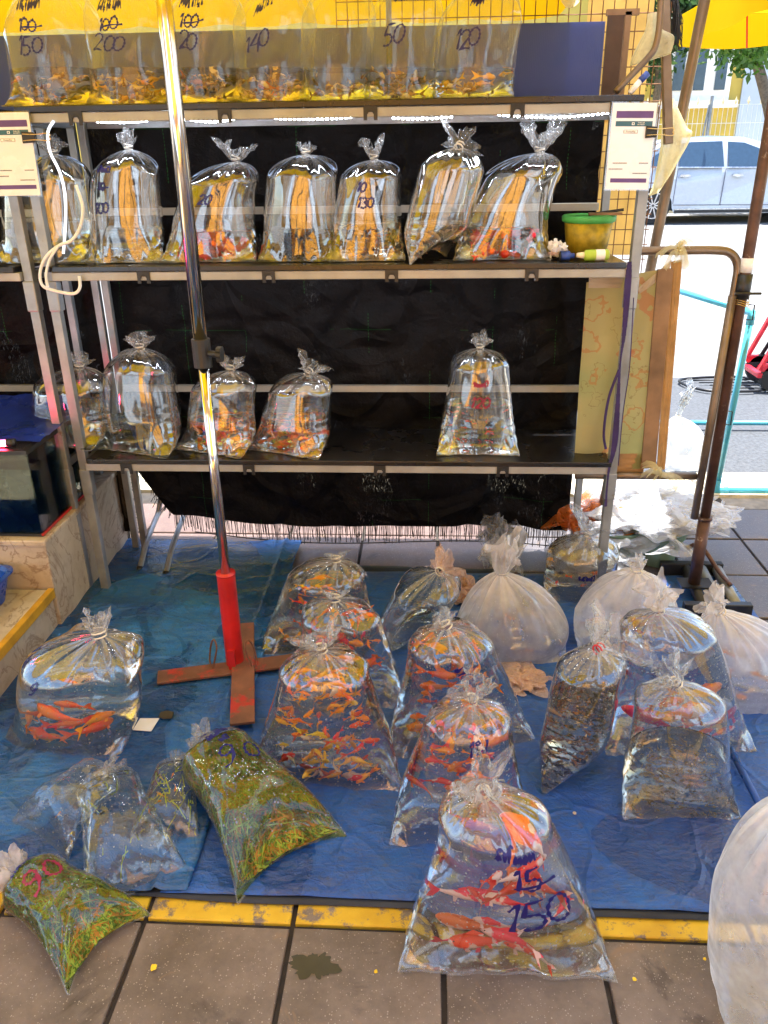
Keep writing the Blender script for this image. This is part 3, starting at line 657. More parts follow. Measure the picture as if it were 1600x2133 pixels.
# ================================================================== BAGS
def bag_surface(Wd, H, kind, nx=0, ny=0, seed=0, ears=1.0, concave=.05, squash=.82, pleat=1.0, vs=.74, dome=.5, bot=None, cone=.35, mid=False):
    r = Wd / PI; ym = r * squash if mid else 0
    rn = max(.006, r * .10)
    def S(v, th, eps=0.0):
        c, s = math.cos(th), math.sin(th)
        if kind == 'lie':
            Hs = H - r * dome
            if v < vs:
                t = v / vs; g = math.sin(PI / 2 * min(t / .5, 1)) ** .7
                b = max(.0015, r * .80 * g); a = .5 * Wd + (r * 1.04 - .5 * Wd) * (1 - (1 - min(t / .85, 1)) ** 1.6)
                y = Hs * t; zc = b
            else:
                u = (v - vs) / (1 - vs); ph = u * PI / 2; k = math.cos(ph); a = (r * 1.04 - rn) * k + rn; b = (r * .80 - rn) * k + rn
                y = Hs + (H - Hs) * math.sin(ph); zc = r * .80 + (ny) * math.sin(ph) ** 2
                pl_ = 1 + pleat * u ** 2 * .13 * math.cos(11 * th + 3 * math.sin(2 * th + seed)); a *= pl_; b *= pl_
            t_ = v
            y += concave * Wd * 2.2 * (1 - c * c) * max(0, 1 - t_ / .45)
            wr = .0035 * nz(c * 3 + seed, s * 3, v * 6) + .002 * nz(c * 9, s * 9 + seed, v * 14)
            a += wr - eps; b = max(.0006, b + wr - eps)
            return V((a * c + nx * v, y, max(.0012 + eps, zc + b * s)))
        Hs = H - r * dome
        if v < vs:
            t = v / vs
            g = math.sin(PI / 2 * min(t / .42, 1)) ** .65
            b = max(.0015, r * squash * g); a0 = bot / 2 if bot else (r * .86 + (.5 * Wd - r * .86) * ears)
            a = a0 + (r - a0) * (1 - (1 - min(t / .97, 1)) ** (1.15 if ears > .5 else 3))
            z = Hs * t; yc = max(b, 0) + ny * t * (H and Hs / H)
            if mid: yc = r * squash + ny * t * Hs / H
            if s > 0 and not mid: z *= 1 - s * max(0, 1 - t / .42) ** .8
            lean = t * Hs / H; lean = .35 * lean + .65 * lean ** 4
        else:
            u = (v - vs) / (1 - vs); ph = u * PI / 2; k = math.cos(ph) * (1 - cone) + (1 - u) ** .85 * cone; a = (r - rn) * k + rn; b = (r * squash - rn) * k + rn
            z = Hs + (H - Hs) * (math.sin(ph) * (1 - cone) + u * cone); lean = z / H; yc = r * squash + ny * lean; lean = .35 * lean + .65 * lean ** 4
            pl_ = 1 + pleat * u ** 1.3 * (.11 * math.cos(12 * th + 3 * math.sin(2 * th + seed)) + .07 * math.cos(21 * th + seed * 2) + .16 * nz(c * 1.5 + seed, s * 1.5, 3)); a *= pl_; b *= pl_
        wr = (.0045 * nz(c * 2.2 + seed, s * 2.2, v * 2.5) + .0002 * nz(c * 9, s * 9 + seed, v * 4)) * min(1, .3 + v)
        # creases that run from the corners up the sides
        wr += .0022 * math.sin(v * 70 + seed) * max(0, abs(c) - .8) * 4 * max(0, 1 - v / .5)
        a += wr - eps; b = max(.0006, b + wr - eps)
        z += r * .22 * nz(c * 1.2 + seed * 3, s * 1.2, 7) * max(0, min(1, (v - .45) / .25)) * (1 - max(0, (v - .8) / .2))
        if mid: z += concave * Wd * 2.0 * (1 - c * c) * max(0, 1 - v / .3); yy = yc - ym + b * s
        else: yy = yc + b * s + (concave * Wd * (1 - c * c) * .8 + .012 * nz(c * 3.2, seed) + .004 * nz(c * 11, seed)) * max(0, 1 - v / .3)
        return V((a * c + nx * lean, yy, max(.0012 + eps, z - (eps if s > 0 else 0))))
    S.r = r; S.rn = rn; S.vs = vs; S.kind = kind; S.Wd = Wd; S.H = H
    return S

def surf_mesh(S, nv, nt, eps=0.0, v0=0.0, v1=1.0):
    m = MB(); vs = []; fs = []; gat = []; m.gat = gat
    for j in range(nv + 1):
        v = v0 + (v1 - v0) * j / nv
        for k in range(nt): vs.append(S(v, 2 * PI * k / nt - PI / 2, eps))
        u = max(0, (v - S.vs) / (1 - S.vs)); e_ = max(0, 1 - v / .06)
        for k in range(nt):
            th = 2 * PI * k / nt - PI / 2; gat.append(min(1, u ** 2.2 * (.55 + .45 * math.cos(12 * th + 3 * math.sin(2 * th))) * (.6 + .8 * abs(nz(th * 5, v * 3))) + e_ * .25))
    for j in range(nv):
        for k in range(nt): fs.append((j * nt + k, j * nt + (k + 1) % nt, (j + 1) * nt + (k + 1) % nt, (j + 1) * nt + k))
    return m.add(vs, fs)

def water_mesh(S, fill, name='water'):
    m = surf_mesh(S, 40, 64, .0022)
    n = 64
    m.f.append(tuple(len(m.v) - n + k for k in range(n)))
    # k=0 is the front (-y / bottom); corners of the seam lie at k=n/4 and 3n/4: close the slit between front and back rows
    q4 = n // 4
    for i in range(n // 2):
        a0, a1 = (q4 + i) % n, (q4 + i + 1) % n; b0, b1 = (q4 - i) % n, (q4 - i - 1) % n
        if len({a0, a1, b0, b1}) >= 3: m.f.append(tuple(dict.fromkeys((a0, a1, b1, b0))))
    b = bmesh.new(); vs = [b.verts.new(v) for v in m.v]
    for f_ in m.f:
        try: b.faces.new([vs[i] for i in f_])
        except ValueError: pass
    r_ = bmesh.ops.bisect_plane(b, geom=list(b.verts) + list(b.edges) + list(b.faces), dist=1e-6, plane_co=(0, 0, fill), plane_no=(0, 0, 1), clear_outer=True)
    ed = [e for e in b.edges if e.is_boundary]
    if ed: bmesh.ops.holes_fill(b, edges=ed, sides=0)
    bmesh.ops.recalc_face_normals(b, faces=b.faces)
    me = bpy.data.meshes.new(name); b.to_mesh(me); b.free()
    for p in me.polygons: p.use_smooth = len(p.vertices) <= 6
    return me

def inside_point(S, q, fill, margin=.012, smax=.86, vmax=.95, zmin=.006):
    for _ in range(300):
        v = q.uniform(.03, vmax); th = q.uniform(0, 2 * PI); s_ = math.sqrt(q.random()) * smax
        cpt = sum((S(v, k * PI / 2) for k in range(4)), V()) / 4
        p = cpt + (S(v, th) - cpt) * s_
        if zmin < p.z < fill - margin: return p
    return V((0, S.r * .8, min(fill * .5, .03)))

def ruffle(S, q, h, rr, lean, name='gathered_top', mat=None, parent=None, n=56, nv=12):
    """the loose gathered mouth above the rubber band"""
    tip = sum((S(1.0, k * PI / 2) for k in range(4)), V()) / 4
    ax = V(lean) if S.kind != 'lie' else V(lean)
    ax = ax.normalized(); x = ax.orthogonal().normalized(); y = ax.cross(x); ph = [q.uniform(0, 6.28) for _ in range(4)]
    m = MB(); vs = []; fs = []
    for j in range(nv + 1):
        t = j / nv
        for k in range(n):
            a = 2 * PI * k / n
            fl = (S.rn + (rr - S.rn) * t ** .8) * (1 + .42 * t ** .6 * math.sin(5 * a + ph[0]) + .28 * t * math.sin(9 * a + ph[1]) + .2 * t * math.sin(16 * a + ph[2]))
            hh = h * t * (1 + .30 * t * math.sin(2 * a + ph[3]) + .18 * t * math.sin(7 * a + ph[1])) 
            crumple_ = V((nz(j * .5, k * .35, ph[0]), nz(j * .5, k * .35, ph[1]), nz(j * .5, k * .35, ph[2]))) * h * .22 * t
            vs.append(tip + ax * hh + x * fl * math.cos(a) + y * fl * math.sin(a) * .75 + crumple_)
    for j in range(nv):
        for k in range(n): fs.append((j * n + k, j * n + (k + 1) % n, (j + 1) * n + (k + 1) % n, (j + 1) * n + k))
    m.add(vs, fs); m.build(name, mat, parent, smooth=True, local=True)
    b = MB().tube([tip + ax * (.0015 * i) + (x * math.cos(6.28 * i / 8) + y * math.sin(6.28 * i / 8)) * (S.rn * 1.12) for i in range(-4, 12)], .0022, 6)
    return b

def write_on(S, lines, mat, parent, w_=.0022):
    """lines: (strokes, s offset, v centre) in metres on the bag's visible face; felt pen line on the film"""
    th0 = PI / 2 if S.kind == 'lie' else -PI / 2
    for strokes, so_, v0, rot in lines:
        cr, sr = math.cos(rot), math.sin(rot); m = MB()
        for st in strokes:
            pts = []
            dense = []
            for i in range(len(st) - 1):
                for k in range(4): dense.append((st[i][0] + (st[i + 1][0] - st[i][0]) * k / 4, st[i][1] + (st[i + 1][1] - st[i][1]) * k / 4))
            dense.append(st[-1])
            def Pt(a_, b_):
                a2 = a_ * cr - b_ * sr + so_; b2 = a_ * sr + b_ * cr
                v = v0 + b2 / (S.H * 1.12); th = (th0 - a2 / S.r) if S.kind == 'lie' else (th0 + a2 / S.r)
                return S(min(.985, max(.01, v)), th, -.0022)
            vs = []; fs = []
            for i, (a_, b_) in enumerate(dense):
                i2, i0 = min(i + 1, len(dense) - 1), max(i - 1, 0)
                tx, ty = dense[i2][0] - dense[i0][0], dense[i2][1] - dense[i0][1]; l = math.hypot(tx, ty) or 1
                wx = w_ * (.75 + .35 * math.sin(i * .9 + a_ * 90)); px, py = -ty / l * wx, tx / l * wx
                vs += [Pt(a_ + px, b_ + py), Pt(a_ - px, b_ - py)]
            for i in range(len(dense) - 1): fs.append((2 * i, 2 * i + 1, 2 * i + 3, 2 * i + 2))
            m.add(vs, fs)
        m.build('handwriting', mat, parent, local=True)

# ---- fish
def fish_mesh(name, bend=0.0, slim=1.0, tail=1.0, seed=0):
    q = random.Random(seed); m = MB(); rings = 11; n = 10; vs = []
    def spine(t): return V((.5 - t * .78, bend * (t - .25) ** 2 * (1 if t > .25 else .3), 0))
    prof = [(0, .012), (.04, .050), (.10, .078), (.20, .105), (.32, .118), (.45, .112), (.58, .092), (.72, .064), (.85, .040), (.95, .028), (1.0, .022)]
    for t, h in prof:
        c = spine(t); d = (spine(min(1, t + .02)) - spine(max(0, t - .02))).normalized(); sx = V((-d.y, d.x, 0))
        for k in range(n):
            a = 2 * PI * k / n; wd = h * .72 * slim * (1 if t < .8 else .6)
            vs.append(c + sx * wd * math.cos(a) + V((0, 0, 1)) * h * slim * (1.05 if math.sin(a) > 0 else .95) * math.sin(a))
    fs = [tuple(range(n))]
    for j in range(rings - 1):
        for k in range(n): fs.append((j * n + k, (j + 1) * n + k, (j + 1) * n + (k + 1) % n, j * n + (k + 1) % n))
    fs.append(tuple((rings - 1) * n + k for k in range(n - 1, -1, -1)))
    m.add(vs, fs)
    e = spine(1.0); d = (spine(1) - spine(.92)).normalized(); sw = V((-d.y, d.x, 0)) * q.uniform(-.06, .06)
    # forked tail
    L1 = .24 * tail; top = e + d * L1 + V((0, 0, .13 * tail)) + sw; bot = e + d * L1 + V((0, 0, -.12 * tail)) + sw * 1.4; mid = e + d * L1 * .55 + sw * .8
    tp, bt = e + V((0, 0, .02)), e - V((0, 0, .02)); th = V((-d.y, d.x, 0)) * .004
    for sgn in (1, -1):
        o_ = th * sgn; vv = [tp + o_, (tp + top) / 2 + V((0, 0, .02)) + o_, top, mid + o_, bot, (bt + bot) / 2 - V((0, 0, .02)) + o_, bt + o_]
        m.add(vv, [(0, 1, 2, 3), (0, 3, 6), (3, 4, 5, 6)] if sgn > 0 else [(3, 2, 1, 0), (6, 3, 0), (6, 5, 4, 3)])
    # dorsal, pectorals, anal
    s1, s2, s3 = spine(.28), spine(.45), spine(.62)
    m.add([s1 + V((0, 0, .11 * slim)), s2 + V((-.01, 0, .185 * slim)), s3 + V((-.03, 0, .12 * slim)), s3 + V((0, 0, .075 * slim)), s2 + V((0, 0, .10 * slim))], [(0, 1, 4), (1, 2, 3, 4)])
    for sg in (1, -1):
        c = spine(.22); m.add([c + V((0, sg * .06 * slim, -.05)), c + V((-.03, sg * .17, -.09)), c + V((-.11, sg * .18, -.09)), c + V((-.06, sg * .07 * slim, -.06))], [(0, 1, 2, 3)])
    for sg in (1, -1):
        c = spine(.085) + V((0, sg * .050 * slim, .018)); b0 = len(m.f)
        m.add([c + V((.016, 0, 0)), c + V((0, 0, .016)), c + V((-.016, 0, 0)), c + V((0, 0, -.016)), c + V((0, sg * .012, 0))], [(0, 1, 4), (1, 2, 4), (2, 3, 4), (3, 0, 4)]); m.eyes = getattr(m, 'eyes', []) + list(range(b0, b0 + 4))
    c = spine(.68); m.add([c + V((0, 0, -.06 * slim)), c + V((-.06, 0, -.13)), c + V((-.09, 0, -.12)), c + V((-.07, 0, -.045 * slim))], [(0, 1, 2, 3)])
    return m
FV = {}
def fish_data(matkey, var, slim=1.0, tail=1.0):
    k = (matkey, var, slim, tail)
    if k not in FV:
        fm = fish_mesh('fish', [-.45, -.12, .15, .5][var % 4], slim, tail, var); me = fm.mesh('fish', True); me.materials.append(M[matkey]); me.materials.append(M['eye']); FV[k] = me
        for i in fm.eyes: me.polygons[i].material_index = 1
    return FV[k]
def eye_on(me): return me
FISHCOUNT = [0]
def put_fish(S, base, rz, fill, n, length, mats, name, label, cat, group, seed, slim=1.0, tail=1.0, pts=None, vmax=.95, flat=.25, zbias=1.0, stuff=None):
    q = random.Random(seed); Rz = Matrix.Rotation(rz, 4, 'Z'); T = Matrix.Translation(V(base))
    joined = MB() if stuff else None; made = []
    for i in range(n):
        sm = min(.86, max(.30, .96 - .5 * length / S.r))
        p = inside_point(S, q, fill, min(.012, fill * .15), smax=sm, vmax=vmax, zmin=min(.006 + length * .12, fill * .4)) if pts is None else V(pts[i][:3])
        if zbias != 1.0 and pts is None and q.random() < zbias: 
            p2 = inside_point(S, q, fill, min(.012, fill * .15), smax=sm, vmax=vmax)
            if p2.z < p.z: p = p2
        l = length * q.uniform(.62, 1.28)
        yaw = q.uniform(0, 2 * PI) if pts is None or len(pts[i]) < 4 else pts[i][3]
        mat4 = Matrix.Translation(p) @ Euler((q.gauss(0, .2), q.gauss(0, flat), yaw)).to_matrix().to_4x4() @ Matrix.Scale(l, 4)
        if stuff:
            if i % 4 == 0 or not hasattr(put_fish, 'src'): put_fish.src = fish_mesh('x', q.choice([-.4, 0, .4]), slim, tail, i)
            fm = put_fish.src; joined.add([mat4 @ V(v) for v in fm.v], fm.f)
            continue
        me = fish_data(q.choice(mats), q.randrange(4), round(slim * q.choice((.85, 1.0, 1.18)), 3), round(tail * q.choice((.85, 1.25)), 3))
        o = bpy.data.objects.new(name, me); COL.objects.link(o); o.matrix_world = T @ Rz @ mat4
        tag(o, label, cat, group); made.append(o)
    if made and len(made) <= 20:
        ORD = ['lowest', 'second lowest', 'third lowest', 'fourth lowest', 'fifth lowest', 'sixth lowest', 'seventh lowest', 'eighth lowest', 'ninth lowest', 'tenth lowest']
        made.sort(key=lambda o_: img_y(o_.matrix_world.translation), reverse=True); nm = len(made)
        for i, o_ in enumerate(made):
            w_ = ORD[i] if i < (nm + 1) // 2 else ORD[nm - 1 - i].replace('lowest', 'highest')
            o_['label'] = w_ + ' ' + label
    if stuff:
        o = joined.build(name, M[stuff], smooth=True); o.matrix_world = T @ Rz; tag(o, label, cat, kind='stuff')

def bag(label, seam, Wpx, neck, z=0.0, rz=0.0, kind='stand', fillpx=None, fill=None, film_='film', water_='water', ruf=(.06, .03), ruf_lean=(0, 0, 1), rufmat='ruffle', body=None,
        seed=0, text=None, ink='ink', Y=None, squash=.82, ears=1.0, band='band', group=None, pleat=1.0, W=None, seam2=None, tw=.0032, concave=.05, hscale=1.0, dome=.5, wfac=1.0, cone=.45, mid=False):
    q = random.Random(seed + 11)
    if kind == 'lie':
        c = on_z(*seam, .005); nk = on_z(*neck, .07); d = (nk - c); Ln = math.hypot(d.x, d.y); rz = math.atan2(d.y, d.x) - PI / 2
        Wd = W or Wpx * depth_of(c) / FPX
        S = bag_surface(Wd, Ln, 'lie', 0, 0, seed, concave=concave, pleat=pleat); base = V((c.x, c.y, z + .004)); fl = fill
    else:
        base = on_y(*seam, Y) if Y else on_z(*seam, z); base.z = z + .002
        Wd = W or Wpx * depth_of(base) / FPX * wfac; bot = None
        if body: bot = Wd; Wd = body * PI / 2 * depth_of(base) / FPX
        r = Wd / PI
        back = V((-math.sin(rz), math.cos(rz), 0)) * r * squash
        ax = base + (V((0, r * squash * math.cos(rz), 0)) if True else back)
        nk = on_y(*neck, base.y + (0 if mid else r * squash * max(.3, math.cos(rz))))
        H = nk.z - base.z; off = nk - base; loc = Matrix.Rotation(-rz, 3, 'Z') @ V((off.x, off.y, 0))
        S = bag_surface(Wd, H, 'stand', loc.x, loc.y - (0 if mid else r * squash), seed, ears=ears, squash=squash, pleat=pleat, concave=concave, dome=dome, bot=bot, cone=cone, mid=mid)
        if fillpx is not None: fl = on_y(fillpx[0], fillpx[1], base.y + .02).z - base.z
        else: fl = fill * H if fill and fill > .2 else fill
    e = thing('fish_bag', label, 'plastic bag', base, rz, group)
    sm_ = surf_mesh(S, 60, 96); fo = sm_.build('film', M[film_], e, smooth=True, local=True)
    at_ = fo.data.attributes.new('gather', 'FLOAT', 'POINT'); at_.data.foreach_set('value', sm_.gat)
    # welded seam strip at the bottom
    s = MB(); pts = [S(0, PI + PI * i / 24) for i in range(25)]
    off_ = V((0, -.006, 0)); s.grid(lambda u, v: (pts[int(round(u * 24))] + off_ * v + V((0, 0, .0008 + .0015 * abs(math.sin(u * 40))))), 24, 1)
    if ears > .5: s.build('seam', M['ruffle' if 'frost' not in film_ else 'ruffle_frost'], e, smooth=True, local=True)
    if fl:
        link('water', water_mesh(S, fl), M[water_], e, local=True)
    b = ruffle(S, q, ruf[0], ruf[1], ruf_lean if kind != 'lie' else (q.uniform(-.3, .3), 1, .35), mat=M[rufmat], parent=e)
    b.build('rubber_band', M[band], e, smooth=True, local=True)
    if text: write_on(S, text, M[ink], e, tw)
    return dict(S=S, base=base, rz=rz, fill=fl or 0, e=e, W=Wd)
def lab_fish(B, n, length, mats, name, label, cat, group, seed, **k):
    put_fish(B['S'], B['base'], B['rz'], B['fill'], n, length, mats, name, label, cat, group, seed, **k)
#MARK_BAGS
# ================================================================== FLOOR BAGS
# --- big front bag marked 15 / 150
F = {}
B = bag('large clear bag of red and white koi in front, handwritten 15 over 150', (1055, 2035), 450, (1010, 1655), body=228, fill=.93, ruf=(.055, .045), ruf_lean=(-.2, -.2, 1), seed=1, film_='film_wet', concave=.02,
        text=[(layout('aenn', .030, .62, seed=3), .030, .70, -.12), (layout('15', .052, .58), .035, .535, 0), (layout('-', .06), .035, .47, 0), (layout('150', .066, .55, seed=4), .040, .30, .05)], tw=.0036)
F['g'] = B
S = B['S']; q = random.Random(77)
koi_pts = [(.05, .05, .03, 3.0), (.04, .09, .255, 2.6), (-.01, .06, .17, .6), (-.085, .05, .045, .1), (-.04, .045, .05, 3.3), (-.06, .06, .075, 3.0), (.02, .05, .062, 2.9), (-.02, .055, .095, 2.8), (.10, .075, .11, 1.7), (-.045, .06, .15, 2.2), (.0, .07, .135, 2.7),
           (-.03, .06, .20, 1.1), (.01, .08, .19, .9), (.05, .075, .165, 2.3), (-.07, .12, .10, .3), (.03, .13, .12, 2.0), (.0, .10, .22, 1.3)]
lab_fish(B, len(koi_pts), .108, ['koi'], 'koi', 'red and white koi swimming in the large front bag marked 150', 'fish', 'koi in the front bag marked 150', 5, pts=koi_pts, flat=.12)
# --- bag behind it with red fish
B = bag('clear bag of red goldfish right behind the bag marked 150', (965, 1770), 315, (985, 1462), body=182, fill=.90, ruf=(.05, .04), ruf_lean=(.1, 0, 1), seed=2, rz=.1, film_='film_wet', text=[(layout('1b', .04, .6), .01, .66, .2)])
lab_fish(B, 34, .066, ['gold', 'koi', 'redfish'], 'goldfish', 'red goldfish in the bag behind the one marked 150', 'fish', 'goldfish in the bag behind the one marked 150', 6)
# --- orange bag
B = bag('clear bag of orange fish with purple scribble beside the central bag', (968, 1575), 325, (932, 1305), body=178, fill=.90, ruf=(.03, .03), ruf_lean=(-.4, .3, .7), seed=3, rz=.22, film_='film_wet', text=[(layout('acb', .035, .6), .0, .62, -.9)])
lab_fish(B, 40, .075, ['gold', 'koi_orange', 'gold'], 'goldfish', 'orange goldfish in the bag with purple scribble', 'fish', 'goldfish in the purple scribbled bag', 7)
# --- central goldfish bag
B = bag('large central bag of many small orange, yellow and white goldfish', (670, 1650), 340, (672, 1355), body=188, fill=.90, ruf=(.045, .045), ruf_lean=(-.2, .1, 1), seed=4, rz=-.08, film_='film_wet')
lab_fish(B, 95, .054, ['gold', 'gold', 'gold_y', 'gold_w', 'koi_orange'], 'goldfish', 'small goldfish in the large central bag', 'fish', 'goldfish in the large central bag', 8, zbias=.6)
# --- behind central
B = bag('tall clear bag of deep orange fish directly behind the central goldfish bag', (715, 1480), 255, (700, 1250), body=165, fill=.90, ruf=(.02, .03), ruf_lean=(0, .3, .8), seed=5, rz=-.05, film_='film')
lab_fish(B, 42, .062, ['gold', 'redfish', 'gold'], 'goldfish', 'deep orange goldfish in the bag behind the central bag', 'fish', 'goldfish behind the central bag', 9)
B = bag('clear bag with a few yellow green fish at the back left of the floor group', (670, 1368), 265, (700, 1168), body=165, fill=.75, ruf=(.02, .03), ruf_lean=(0, .3, .8), seed=6, rz=.12, film_='film', water_='water_warm')
lab_fish(B, 24, .055, ['gold_y', 'gold'], 'goldfish', 'yellow goldfish in the backmost floor bag', 'fish', 'goldfish in the backmost floor bag', 10)
B = bag('narrow clear bag turned edge on, tapering to a point beside the pinkish knotted bag', (840, 1322), 170,  (915, 1190), fillpx=(840, 1285), ruf=(.05, .05), ruf_lean=(1, -.2, .1), seed=7, rz=1.2, body=160, mid=True, film_='film', rufmat='peach_film')
# --- left koi bag
B = bag('clear bag of orange and red koi at the left edge by the yellow step', (112, 1585), 285, (208, 1322), body=265, fill=.80, ruf=(.05, .025), ruf_lean=(-.1, .2, 1), seed=8, rz=-.12, film_='film_wet', concave=.02, wfac=.97, text=[(layout('9', .035), -.07, .66, 0)])
kp = [(-.06, .06, .03, .2), (-.03, .05, .045, 2.9), (-.08, .07, .07, 1.9), (-.05, .08, .09, 1.1), (.0, .06, .10, 2.6), (-.02, .1, .05, .5), (.08, .07, .06, 1.2), (.09, .06, .10, .8), (.02, .12, .11, 3.0), (.0, .08, .07, .35)]
lab_fish(B, len(kp), .12, ['koi_orange', 'koi', 'gold'], 'koi', 'orange koi swimming in the left bag by the step', 'fish', 'koi in the left bag by the step', 12, pts=kp, flat=.1)
# --- right koi bag
B = bag('large clear bag of red and orange koi at the right, behind the bag of fry', (1425, 1585), 325, (1372, 1272), body=198, fill=.85, ruf=(.06, .045), ruf_lean=(-.1, 0, 1), seed=9, rz=.08, film_='film_wet', rufmat='ruffle_frost')
kp = [(-.05, .06, .14, .2), (-.01, .05, .12, .1), (.05, .06, .05, .4), (.09, .05, .08, .7), (.0, .07, .10, 3.0), (-.06, .08, .08, 2.7), (.04, .09, .15, .5), (-.08, .06, .04, 2.0), (.1, .08, .03, .4)]
lab_fish(B, len(kp), .125, ['koi', 'redfish', 'koi_orange'], 'koi', 'red koi in the large bag at the right', 'fish', 'koi in the large right bag', 13, pts=kp, flat=.1)
# --- dark guppy bag, edge on
B = bag('clear bag packed with dark mottled guppies, red band, tapering to a bottom point', (1182, 1615), 190,  (1243, 1352), fillpx=(1182, 1435), ruf=(.07, .07), ruf_lean=(.9, -.1, .1), seed=10, rz=.85, body=150, mid=True, film_='film_wet', water_='water_warm', band='band_red', rufmat='ruffle')
lab_fish(B, 60, .026, ['guppy', 'guppy_d', 'guppy', 'guppy_b'], 'guppy', 'dark mottled guppy in the edge on bag with the red band', 'fish', 'guppies in the bag with the red band', 14, vmax=.7)
put_fish(B['S'], B['base'], B['rz'], B['fill'], 140, .024, None, 'guppy_shoal', 'many more tiny dark guppies crowding the bag with the red band', 'fish', None, 15, stuff='guppy', vmax=.7, tail=1.2)
# --- fry bag
B = bag('clear bag of tiny dark fry standing in front of the right koi bag', (1425, 1720), 250, (1412, 1425), body=182, fill=.45, ruf=(.045, .04), ruf_lean=(-.5, 0, .8), seed=11, rz=.05, film_='film', water_='water_warm')
put_fish(B['S'], B['base'], B['rz'], B['fill'], 150, .018, None, 'fry_shoal', 'dense shoal of tiny grey green fry in the bag before the right koi bag', 'fish', None, 16, stuff='fry', tail=.8)
# --- milky bags
B = bag('big pinkish milky bag with a twisted knot in the middle of the right group', (1075, 1395), 385, (1045, 1195), fillpx=(1075, 1335), ruf=(.10, .05), ruf_lean=(.1, 0, 1), seed=12, kind='stand', ears=.0, film_='frost', rufmat='ruffle_frost', dome=1.0, cone=.6)
lab_fish(B, 9, .05, ['gold', 'gold_w'], 'goldfish', 'blurred orange goldfish inside the big pinkish milky bag', 'fish', 'goldfish in the big milky bag', 17, zbias=1)
B = bag('milky bag with pinkish koi showing through, behind the red banded guppy bag', (1315, 1395), 345, (1325, 1190), fillpx=(1315, 1270), ruf=(.04, .025), ruf_lean=(0, 0, 1), seed=13, ears=.0, film_='frost', rufmat='ruffle_frost', dome=.9, cone=.5)
lab_fish(B, 5, .10, ['koi', 'gold_w'], 'koi', 'pale koi blurred inside the milky bag behind', 'fish', 'koi in the milky bag behind', 18, zbias=.5)
B = bag('milky bag cut off by the right edge, ruffled top leaning left', (1575, 1500), 320, (1500, 1275), fillpx=(1575, 1370), ruf=(.05, .04), ruf_lean=(-.6, 0, .8), seed=14, ears=.0, film_='frost', rufmat='ruffle_frost', dome=.9, cone=.5, wfac=1.1)
lab_fish(B, 6, .05, ['gold', 'gold_w'], 'goldfish', 'orange goldfish blurred at the bottom of the right edge milky bag', 'fish', 'goldfish in the right edge milky bag', 19, zbias=1)
B = bag('brown tinted bag with blue writing wedged between milky bags and scrap heap', (1215, 1262), 235, (1222, 1115), fillpx=(1215, 1150), ruf=(.05, .08), ruf_lean=(.3, .2, .5), seed=15, ears=.3, film_='film', water_='water_warm', text=[(layout('bcna', .022, .6), .0, .45, 0)])
lab_fish(B, 10, .045, ['gold', 'gold_y'], 'goldfish', 'orange goldfish in the tinted bag by the scrap heap', 'fish', 'goldfish beside the scrap heap', 20)

# --- lying bags
def weeds(B, n, mats, seed, label, length=.05):
    q = random.Random(seed); S = B['S']; T = Matrix.Translation(V(B['base'])) @ Matrix.Rotation(B['rz'], 4, 'Z')
    for mk in mats:
        m = MB()
        for i in range(n):
            v, th, sr = q.uniform(.05, .88), q.uniform(0, 2 * PI), math.sqrt(q.random()) * .93; dv, dt, ds = q.gauss(0, 1), q.gauss(0, 1), q.gauss(0, .5); l = length * q.uniform(.5, 1.3); pts = []
            for k in range(5):
                ce = (S(v, 0) + S(v, PI / 2) + S(v, PI) + S(v, -PI / 2)) / 4; p = ce + (S(v, th) - ce) * sr; p.z = min(p.z, B['fill'] - .003); pts.append(p)
                v = min(.93, max(.04, v + dv * l / 4 / S.H)); th += dt * l / 4 / S.r; sr = min(.94, max(.1, sr + ds * l / 4 / S.r)); dv += q.gauss(0, .4); dt += q.gauss(0, .4)
            for k in range(4):
                d = pts[k + 1] - pts[k]; w2 = V((-d.y, d.x, d.length * .5)); w2 = w2.normalized() * q.uniform(.0006, .0024) if w2.length > 1e-7 else V((.001, 0, 0))
                m.add([pts[k] - w2, pts[k] + w2, pts[k + 1] + w2 * .7, pts[k + 1] - w2 * .7], [(0, 1, 2, 3)])
        o = m.build('water_weed', M[mk]); o.matrix_world = T; tag(o, label[mk], 'water weed', kind='stuff')
B = bag('fat lying bag of green water weed marked with blue scribbles and a big 90', (615, 1812), 270, (437, 1560), kind='lie', fill=.105, ruf=(.05, .03), seed=21, film_='film_lie', water_='water_green', concave=.07,
        text=[(layout('cdag', .022, .7, seed=5), .0, .80, .25), (layout('abgc', .020, .7, seed=6), .005, .72, .25), (layout('na', .018, .7, seed=6), .01, .66, .2), (layout('90', .060, .95, seed=6), .02, .48, -.15)], tw=.0036)
weeds(B, 1500, ['weed', 'weed_o', 'weed_l'], 3, {'weed': 'dark green weed packed in the fat lying bag', 'weed_o': 'browned weed packed in the fat lying bag', 'weed_l': 'light green weed strands in the fat lying bag'}, .06)
B90 = bag('smaller lying bag of green weed marked 90 at the lower left corner', (232, 1985), 215, (45, 1812), kind='lie', fill=.085, ruf=(.05, .025), seed=22, film_='film_lie', water_='water_green', concave=.09, rufmat='ruffle_frost',
        text=[(layout('cnd', .024, .7, seed=7), -.012, .76, .1)], tw=.0024)
write_on(B90['S'], [(layout('90', .052, .80, seed=9), .0, .50, -.15)], M['ink_red'], B90['e'], .0038)
weeds(B90, 1000, ['weed', 'weed_o', 'weed_l'], 4, {'weed': 'dark green weed in the smaller lying bag marked 90', 'weed_o': 'browned weed in the smaller lying bag marked 90', 'weed_l': 'light green weed strands in the smaller lying bag marked 90'}, .05)
